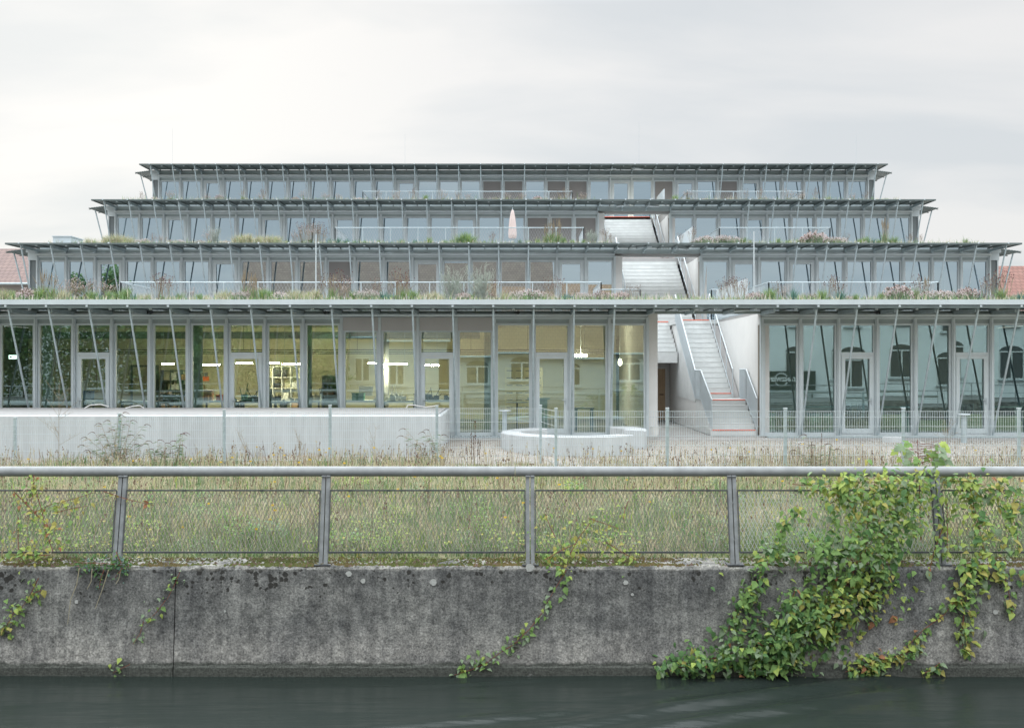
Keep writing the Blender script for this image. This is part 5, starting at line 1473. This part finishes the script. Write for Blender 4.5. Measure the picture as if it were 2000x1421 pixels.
# ---- planting on the roof terraces: templates copied as single plants
def tuft_mesh(n, h, spread, cols, p, seed, w_=.012, droop=.6):
    g = np.random.default_rng(seed)
    X = np.stack([g.normal(0,spread*.22,n), g.normal(0,spread*.22,n), np.zeros(n)],1)
    o = blades('plant', X, h*g.uniform(.6,1.1,n), np.full(n,w_)*g.uniform(.7,1.2,n), g.uniform(.1,1,n)*spread, cols, p, seed=seed, droop=droop)
    me = o.data; bpy.data.objects.remove(o); return me
def mound_mesh(seed, wd, h, leafc, flow, stems=95, fs=.0145):
    r = random.Random(seed); b = MB()
    for i in range(stems):
        a = r.uniform(0,6.28); q = math.sqrt(r.random())*wd; hh = h*r.uniform(.6,1.05)*(1-.35*(q/wd)**2)
        root = Vector((q*.6*math.cos(a), q*.6*math.sin(a), 0)); tip = Vector((q*math.cos(a), q*math.sin(a), hh))
        b.face([root+Vector((-.005,0,0)), root+Vector((.005,0,0)), tip], 0)
        for k in range(3):
            p = root.lerp(tip, r.uniform(.2,.8)); s = .022; b.face([p, p+Vector((r.uniform(-s,s)*2,0,s)), p+Vector((r.uniform(-s,s),r.uniform(-s,s),s*2))], 0)
        for k in range(4):
            p = tip + Vector((r.gauss(0,.015), r.gauss(0,.015), r.uniform(-.10,.03)*h*2)); s = fs*r.uniform(.6,1.2)
            b.face([p+Vector((-s,0,-s*.7)), p+Vector((s,0,-s*.6)), p+Vector((s*.6,0,s)), p+Vector((-s*.7,0,s*.8))], 1 if r.random() < .72 else 2)
    return b.mesh('plant', [G[leafc], G[flow], G['brown']])
def burnet_mesh(seed, h, flow='wine', n=16, spread=.3):
    r = random.Random(seed); b = MB()
    for i in range(n):
        root = Vector((r.gauss(0,.05), r.gauss(0,.05), 0)); p = root; d = Vector((r.gauss(0,.3), r.gauss(0,.2), 1))
        tip = root + Vector((r.gauss(0,spread*.5), r.gauss(0,spread*.4), h*r.uniform(.55,1.05)))
        b.bar(root, tip, .0042, 3, r2=.0028)
        for k in range(r.randrange(1,4)):
            q = root.lerp(tip, r.uniform(.6,.9)); e = q+Vector((r.gauss(0,.07), r.gauss(0,.05), r.uniform(.04,.16)*h*1.4)); b.bar(q, e, .003, 3)
            b.lathe([(.005,-.009),(.013,0),(.005,.012)], e, 5, 1)
        b.lathe([(.005,-.010),(.014,0),(.005,.013)], tip, 5, 1)
    for i in range(40):
        a = r.uniform(0,6.28); b.leaf(Vector((r.gauss(0,.04),r.gauss(0,.04),r.uniform(0,.12))), Vector((math.cos(a),math.sin(a),.6)), Vector((0,0,1)), .11, .05, 2)
    return b.mesh('plant', [G['tan'], G[flow], G['sage']])
def silver_mesh(seed, h=.75):
    r = random.Random(seed); b = MB()
    for i in range(34):
        root = Vector((r.gauss(0,.04), r.gauss(0,.04), 0)); tip = root + Vector((r.gauss(0,.17), r.gauss(0,.13), h*r.uniform(.6,1.05))); b.bar(root, tip, .005, 3, r2=.003)
        for k in range(12):
            p = root.lerp(tip, r.uniform(.2,1)); e = p+Vector((r.gauss(0,.035), r.gauss(0,.03), r.uniform(.02,.09))); b.bar(p, e, .0055, 3, r2=.002)
    return b.mesh('plant', [G['silver']])
def plume_mesh(seed, h=.95):
    g = tuft_mesh(90, h*.55, .22, ['green','sage','straw'], [4,3,2], seed)
    r = random.Random(seed); b = MB()
    for i in range(13):
        root = Vector((r.gauss(0,.04),r.gauss(0,.04),0)); tip = root+Vector((r.gauss(0,.13),r.gauss(0,.08),h*r.uniform(.75,1.05))); b.bar(root, tip, .004, 3)
        p = root.lerp(tip, .72); b.bar(p, tip, .014, 4, r2=.003)
    m2 = b.mesh('plume', G['tan']); return g, m2
def spiky_mesh(seed, h=.38):
    r = random.Random(seed); b = MB()
    for i in range(46):
        a = r.uniform(0,6.28); q = r.uniform(.25,1); d = Vector((math.cos(a)*q, math.sin(a)*q, r.uniform(.5,1.3))).normalized(); s = Vector((-math.sin(a),math.cos(a),0))*.016
        l = h*r.uniform(.7,1.1); b.face([s*-1, s, d*l*.5+s*.9, d*l, d*l*.5-s*.9], 0)
    return b.mesh('plant', [G['blue']])
KIND = dict(
  feather=('feather_grass', 'pale straw coloured feather grass tuft', 'grass tuft', [tuft_mesh(210,.42,.34,['straw','cream','sage','lime'],[5,3,2,1],i,.010,.9) for i in (1,2)]),
  green=('grass_tuft', 'fresh green grass tuft', 'grass tuft', [tuft_mesh(170,.42,.26,['green','sage','lime'],[3,4,2],i,.013,.5) for i in (3,4)]),
  pink=('pink_flowers', 'mound of pale pink flowers', 'flowers', [mound_mesh(i,.30,.32,'sage','mauve') for i in (5,6)]),
  white=('sedum', 'mound of dusty pink seed heads', 'flowers', [mound_mesh(i,.28,.36,'sage','pink',100,.02) for i in (7,8)]),
  burnet=('burnet', 'airy burnet with small dark red heads', 'flowers', [burnet_mesh(i,.75) for i in (9,10)]),
  pinkhead=('scabious', 'airy stems with small pink heads', 'flowers', [burnet_mesh(i,.62,'pink',20,.34) for i in (11,12)]),
  silver=('silver_shrub', 'grey silvery upright shrub', 'shrub', [silver_mesh(i) for i in (13,14)]),
  spiky=('spiky_plant', 'blue green spiky leaved plant', 'plant', [spiky_mesh(i) for i in (15,16)]))
plume_a, plume_b = plume_mesh(17)
def plant(kind, x, y, z, s, where, label=None, group=None):
    if kind == 'plume':
        o = linked('plume_grass', plume_a, None, (x,y,z)); c = linked('plume', plume_b, o)
        nm, lab, cat = 'plume_grass', 'tall grass clump with tan plumes', 'grass tuft'
    else:
        nm, lab, cat, ms = KIND[kind]; o = linked(nm, rng.choice(ms), None, (x,y,z))
    o.rotation_euler = (0,0,rng.uniform(0,6.28)); o.scale = (s*rng.uniform(.9,1.1), s*rng.uniform(.9,1.1), s)
    tag(o, label or (lab + ' ' + where), cat, None if label else (group or ('%s %s' % (nm.replace('_',' ')+' clumps', where))))
    return o
# first terrace, by photo position: (pixel x, kind, size, optional own label)
T1 = [(8,'feather',1,0),(22,'green',.9,0),(40,'feather',.9,0),(52,'white',1,0),(62,'white',1.05,0),(76,'green',1.0,0),(86,'plume',1.0,'tall grass clump with tan plumes at the left end of the first terrace'),(97,'green',1.1,0),(102,'plume',.85,'smaller plumed grass clump just right of the tallest one at the left'),(114,'spiky',1.1,'blue green spiky plant left of the third pane on the first terrace'),(124,'feather',.9,0),(133,'pinkhead',1.1,0),(145,'pinkhead',1,0),(158,'pinkhead',1,0),(170,'burnet',.9,0),(180,'green',.8,0),(192,'spiky',.8,0),(205,'pinkhead',1.1,0),(215,'green',.8,0),(230,'green',.9,0),(246,'green',1.0,0),(262,'spiky',.8,0),(275,'feather',.75,0),(290,'feather',.7,0),(305,'burnet',.9,0),(318,'burnet',1.05,0),(330,'burnet',1.0,0),(343,'spiky',.8,0),(352,'green',.7,0),(375,'pinkhead',.7,0),(390,'green',.6,0),(404,'feather',.6,0),(430,'feather',.95,0),(443,'feather',1.0,0),(456,'green',.6,0),(467,'pink',1.0,0),(480,'white',.9,0),(480,'plume',1.0,'tall plumed grass beside the second terrace door of the first terrace'),(497,'plume',.85,'plumed grass right of the second terrace door of the first terrace'),(500,'pinkhead',.9,0),(514,'green',.95,0),(524,'green',.9,0),(536,'pink',.9,0),(548,'pink',.9,0),(560,'pink',.8,0),(575,'feather',.9,0),(588,'feather',.85,0),(602,'feather',.9,0),(617,'feather',.95,0),(640,'burnet',1.1,0),(650,'plume',.8,'low plumed grass right of the slim white pole'),(662,'burnet',1.2,0),(675,'pinkhead',1.1,0),(690,'green',.9,0),(702,'pink',1.1,0),(715,'pink',1.15,0),(728,'pink',1.1,0),(738,'burnet',.95,0),(750,'spiky',1.0,0),(762,'spiky',.9,0),(775,'burnet',1.2,0),(785,'green',1.0,0),(795,'burnet',1.15,0),(806,'green',.9,0),(818,'feather',.7,0),(836,'feather',.75,0),(850,'feather',.85,0),(860,'feather',.8,0),(880,'silver',1.25,'broad grey silvery shrub under the fourth strut left of centre on the first terrace'),(893,'silver',1.0,0),(905,'white',.7,0),(918,'green',.7,0),(932,'silver',1.1,0),(944,'silver',1.35,'tallest grey silvery shrub on the first terrace'),(957,'white',.8,0),(970,'burnet',.8,0),(987,'feather',.8,0),(1000,'feather',.8,0),(1012,'pink',1.0,0),(1024,'pink',1.1,0),(1037,'pink',1.1,0),(1050,'pink',1.05,0),(1064,'pink',1.0,0),(1078,'burnet',.95,0),(1090,'burnet',.9,0),(1105,'spiky',.7,0),(1118,'spiky',.8,0),(1130,'pink',1.0,0),(1142,'pink',.9,0),(1158,'white',.9,0),(1172,'white',.85,0),(1188,'pink',.9,0),(1200,'pink',.9,0),(1214,'white',.8,0),(1228,'burnet',.7,0),(1242,'burnet',.6,0),
  (1412,'burnet',.8,0),(1428,'burnet',1.0,0),(1442,'burnet',.95,0),(1455,'burnet',.9,0),(1470,'white',.7,0),(1482,'white',.8,0),(1495,'green',.9,0),(1505,'green',1.0,0),(1520,'burnet',.8,0),(1532,'pinkhead',.7,0),(1548,'spiky',1.15,'dark green spiky plant beside the second door right of the stairs on the first terrace'),(1565,'feather',.7,0),(1580,'white',.85,0),(1592,'pink',.85,0),(1605,'green',.85,0),(1618,'burnet',1.0,0),(1632,'burnet',1.0,0),(1642,'spiky',1.05,0),(1656,'white',.6,0),(1672,'green',.6,0),(1690,'spiky',.5,0),(1705,'pink',.7,0),(1722,'green',.7,0),(1740,'white',1.0,0),(1755,'white',1.35,'tallest mound of dusty pink seed heads on the first terrace'),(1770,'white',.9,0),(1785,'green',1.1,0),(1797,'burnet',1.0,0),(1808,'plume',.8,'plumed grass at the right end of the terrace railing'),(1820,'pink',1.0,0),(1835,'pink',1.1,0),(1848,'pink',1.1,0),(1862,'pink',1.05,0),(1876,'pink',1.05,0),(1890,'white',1.1,0),(1903,'white',1.1,0),(1915,'spiky',.95,0),(1926,'burnet',.8,0),(1940,'burnet',1.1,0),(1954,'green',1.0,0),(1965,'burnet',1.2,0),(1978,'green',.6,0),(1992,'spiky',.9,0),(2010,'green',1,0),(-14,'green',1,0)]
w1 = 'on the first terrace edge'
for i, (px, k, s, lab) in enumerate(T1):
    d = 29.1 + .9*((i*7) % 5)/4
    x = (px-VX)*d/FP; plant(k, x, d, 3.895, s*1.02, w1, lab or None)
def scatter(n, x0, x1, y0, y1, z, kinds, wts, smin, smax, where, skip=(), seed=0):
    r = random.Random(seed)
    for i in range(n):
        x = x0+(x1-x0)*(i+r.random())/n
        if any(a <= x <= c for a, c in skip): continue
        plant(r.choices(kinds, wts)[0], x, r.uniform(y0,y1), z, r.uniform(smin,smax), where)
# second terrace
w2 = 'on the second terrace edge'
D2 = 40.75
T2 = [(172,'feather',.8),(185,'feather',.85),(206,'feather',1.1),(218,'feather',1.2),(230,'feather',1.25),(243,'feather',1.2),(256,'feather',1.0),(270,'pink',.8),(283,'pink',.8),(297,'burnet',.7),(315,'pinkhead',.7),(335,'pink',.7),(352,'pink',.7),(375,'pink',.7),(392,'pink',.75),(410,'pinkhead',1.0),(420,'silver',1.0),(440,'pink',.75),(462,'feather',1.1),(474,'feather',1.25),(486,'feather',1.2),(505,'feather',1.15),(518,'feather',1.1),(530,'feather',1.2),(542,'feather',1.0),(560,'green',.6),(578,'pinkhead',1.0),(592,'burnet',1.2),(606,'pinkhead',1.3),(618,'burnet',1.35),(630,'burnet',1.1),(645,'spiky',.9),(660,'spiky',.95),(676,'spiky',1.0),(694,'spiky',.8),(712,'green',.5),(740,'green',.5),(762,'spiky',.6),(785,'green',.7),(812,'spiky',.75),(838,'green',.8),(870,'green',.7),(884,'green',.7),(897,'green',1.2),(910,'green',1.35),(922,'green',1.2),(945,'spiky',.7),(960,'burnet',.7),(1015,'spiky',.7),(1032,'green',.7),(1050,'green',.8),(1066,'plume',.9),(1076,'plume',1.1),(1090,'plume',1.2),(1100,'green',.9),(1118,'green',.6),(1140,'green',.6),(1152,'silver',.9),(1162,'silver',.8),(1180,'burnet',.9),(1195,'burnet',.6),(1330,'burnet',.7),(1350,'burnet',1.0),(1365,'pink',.95),(1378,'pink',1.15),(1390,'pink',1.25),(1402,'pink',1.3),(1415,'pink',1.3),(1428,'pink',1.2),(1440,'white',1.1),(1452,'green',.9),(1465,'green',.6),(1520,'green',.7),(1540,'green',.7),(1560,'green',.85),(1578,'white',1.2),(1590,'white',1.55),(1602,'white',1.3),(1614,'pink',1.1),(1628,'pink',1.1),(1640,'pink',1.0),(1655,'burnet',.7),(1680,'green',.75),(1692,'green',.95),(1704,'spiky',.9),(1716,'green',.8),(1728,'plume',1.2),(1740,'green',.8),(1748,'green',.9),(1775,'burnet',.7),(1795,'burnet',.6),(1850,'green',.4),(1886,'green',.7),(1893,'spiky',.6)]
for i, (px, k, s) in enumerate(T2):
    d = D2 + .5*((i*3) % 4)/3; plant(k, (px-VX)*d/FP, d, 6.86, s*.98, w2)
# third terrace: sparser
w3 = 'on the third terrace'
scatter(46, -18.2, 18.2, 48.5, 49.4, 9.86, ['pinkhead','burnet','pink','plume','green','white'], [6,5,2,1,2,2], .6, .9, w3, [(3.9,7.4)], 61)
# low ground cover under the clumps
for nm, x0, x1, y0, y1, z, n, sk in (('terrace_ground_cover',-19,19,28.60,30.05,3.895,8000,()),('terrace_ground_cover',-18.6,18.6,40.35,41.6,6.86,6000,((3.9,7.4),)),('terrace_ground_cover',-18.5,18.5,48.3,49.4,9.86,3000,((3.9,7.4),))):
    g = np.random.default_rng(int(z*10)); X = np.stack([g.uniform(x0,x1,n), g.uniform(y0,y1,n), np.full(n,z)],1)
    for a, c in sk: X = X[(X[:,0] < a) | (X[:,0] > c)]
    o = blades(nm, X, g.gamma(4,.028,len(X))+.02, np.full(len(X),.016), g.uniform(.02,.12,len(X)), ['sage','green','straw','mauve','cream'], [5,2.5,4,1.6,2], seed=5); o['kind'] = 'stuff'

# ---- trees behind the viewer, seen mirrored in the left hand glazing
def tree(x, y, h, rad, label, seed, n=9000, cols=('deep','green','sage')):
    r = random.Random(seed); t = thing('tree', (x,y,-.12), label, 'tree')
    tr = MB().path([(x,y,-.2),(x+.1,y,h*.3),(x,y+.1,h*.62)], .2, 8, r2=.08); cl = []
    for i in range(26):
        a = r.uniform(0,6.28); q = r.uniform(.15,1)*rad; c = Vector((x+q*math.cos(a), y+q*math.sin(a), h*r.uniform(.22,.95))); c.z -= (q/rad)*h*.12
        tr.bar((x,y,h*r.uniform(.25,.55)), c, .06, 5, r2=.02); cl.append((c, r.uniform(.5,1.0)*rad*.45))
    tr.build('trunk', G['brown'], t); lf = MB()
    for i in range(n):
        c, q = r.choice(cl); d = Vector((r.gauss(0,1),r.gauss(0,1),r.gauss(0,.8))).normalized()*q*r.random()**.4
        a = Vector((r.gauss(0,1),r.gauss(0,1),r.gauss(-.3,.6))); s = r.uniform(.20,.38); lf.leaf(c+d, a, Vector((r.gauss(0,.5),r.gauss(0,.5),1)), s, s*.6, r.randrange(3))
    lf.build('crown', [G[c] for c in cols], t)
tree(-19,-8,7.2,4.0,'broad dark tree on the near bank, mirrored in the left hand glazing',71)
tree(-25,-12,6.4,3.6,'rounded green tree furthest left on the near bank, mirrored in the glazing',72)
tree(-34,-6,11.5,3.2,'tall dark tree at the far left of the near bank, mirrored above the first terrace',73)
tree(-13.5,-5.2,6.0,2.8,'small tree beside the white house on the near bank, mirrored in the glazing',74, 5000)
tree(-16.5,-11,8.0,4.0,'wide dark tree between the white house and the broad tree, mirrored in the glazing',75)

def hedge(x0, x1, y0, y1, h, label, seed, n):
    r = random.Random(seed); t = thing('hedge', ((x0+x1)/2,(y0+y1)/2,-.12), label, 'hedge'); lf = MB(); st = MB()
    for i in range(26):
        x = x0+(x1-x0)*(i+.5)/26; st.bar((x,(y0+y1)/2,-.2),(x+r.uniform(-.3,.3),(y0+y1)/2,h*.8),.06,5,r2=.02)
    for i in range(n):
        x = r.uniform(x0,x1); top = h*(.86+.10*math.sin(x*1.3)+.07*math.sin(x*3.1+1)); z = top*r.random()**.8; y = r.uniform(y0,y1)
        s = r.uniform(.13,.25); lf.leaf(Vector((x,y,z)), Vector((r.gauss(0,1),r.gauss(.4,.8),r.gauss(-.3,.6))), Vector((r.gauss(0,.5),r.gauss(.5,.5),1)), s, s*.62, r.choice((0,0,1)))
    lf.build('foliage', [G['deep'],G['green']], t); st.build('stems', G['brown'], t)
hedge(-40,-12.2,-11.5,-9.5,6.4,'tall dense hedge on the near bank, mirrored dark in the left hand glazing',81,42000)
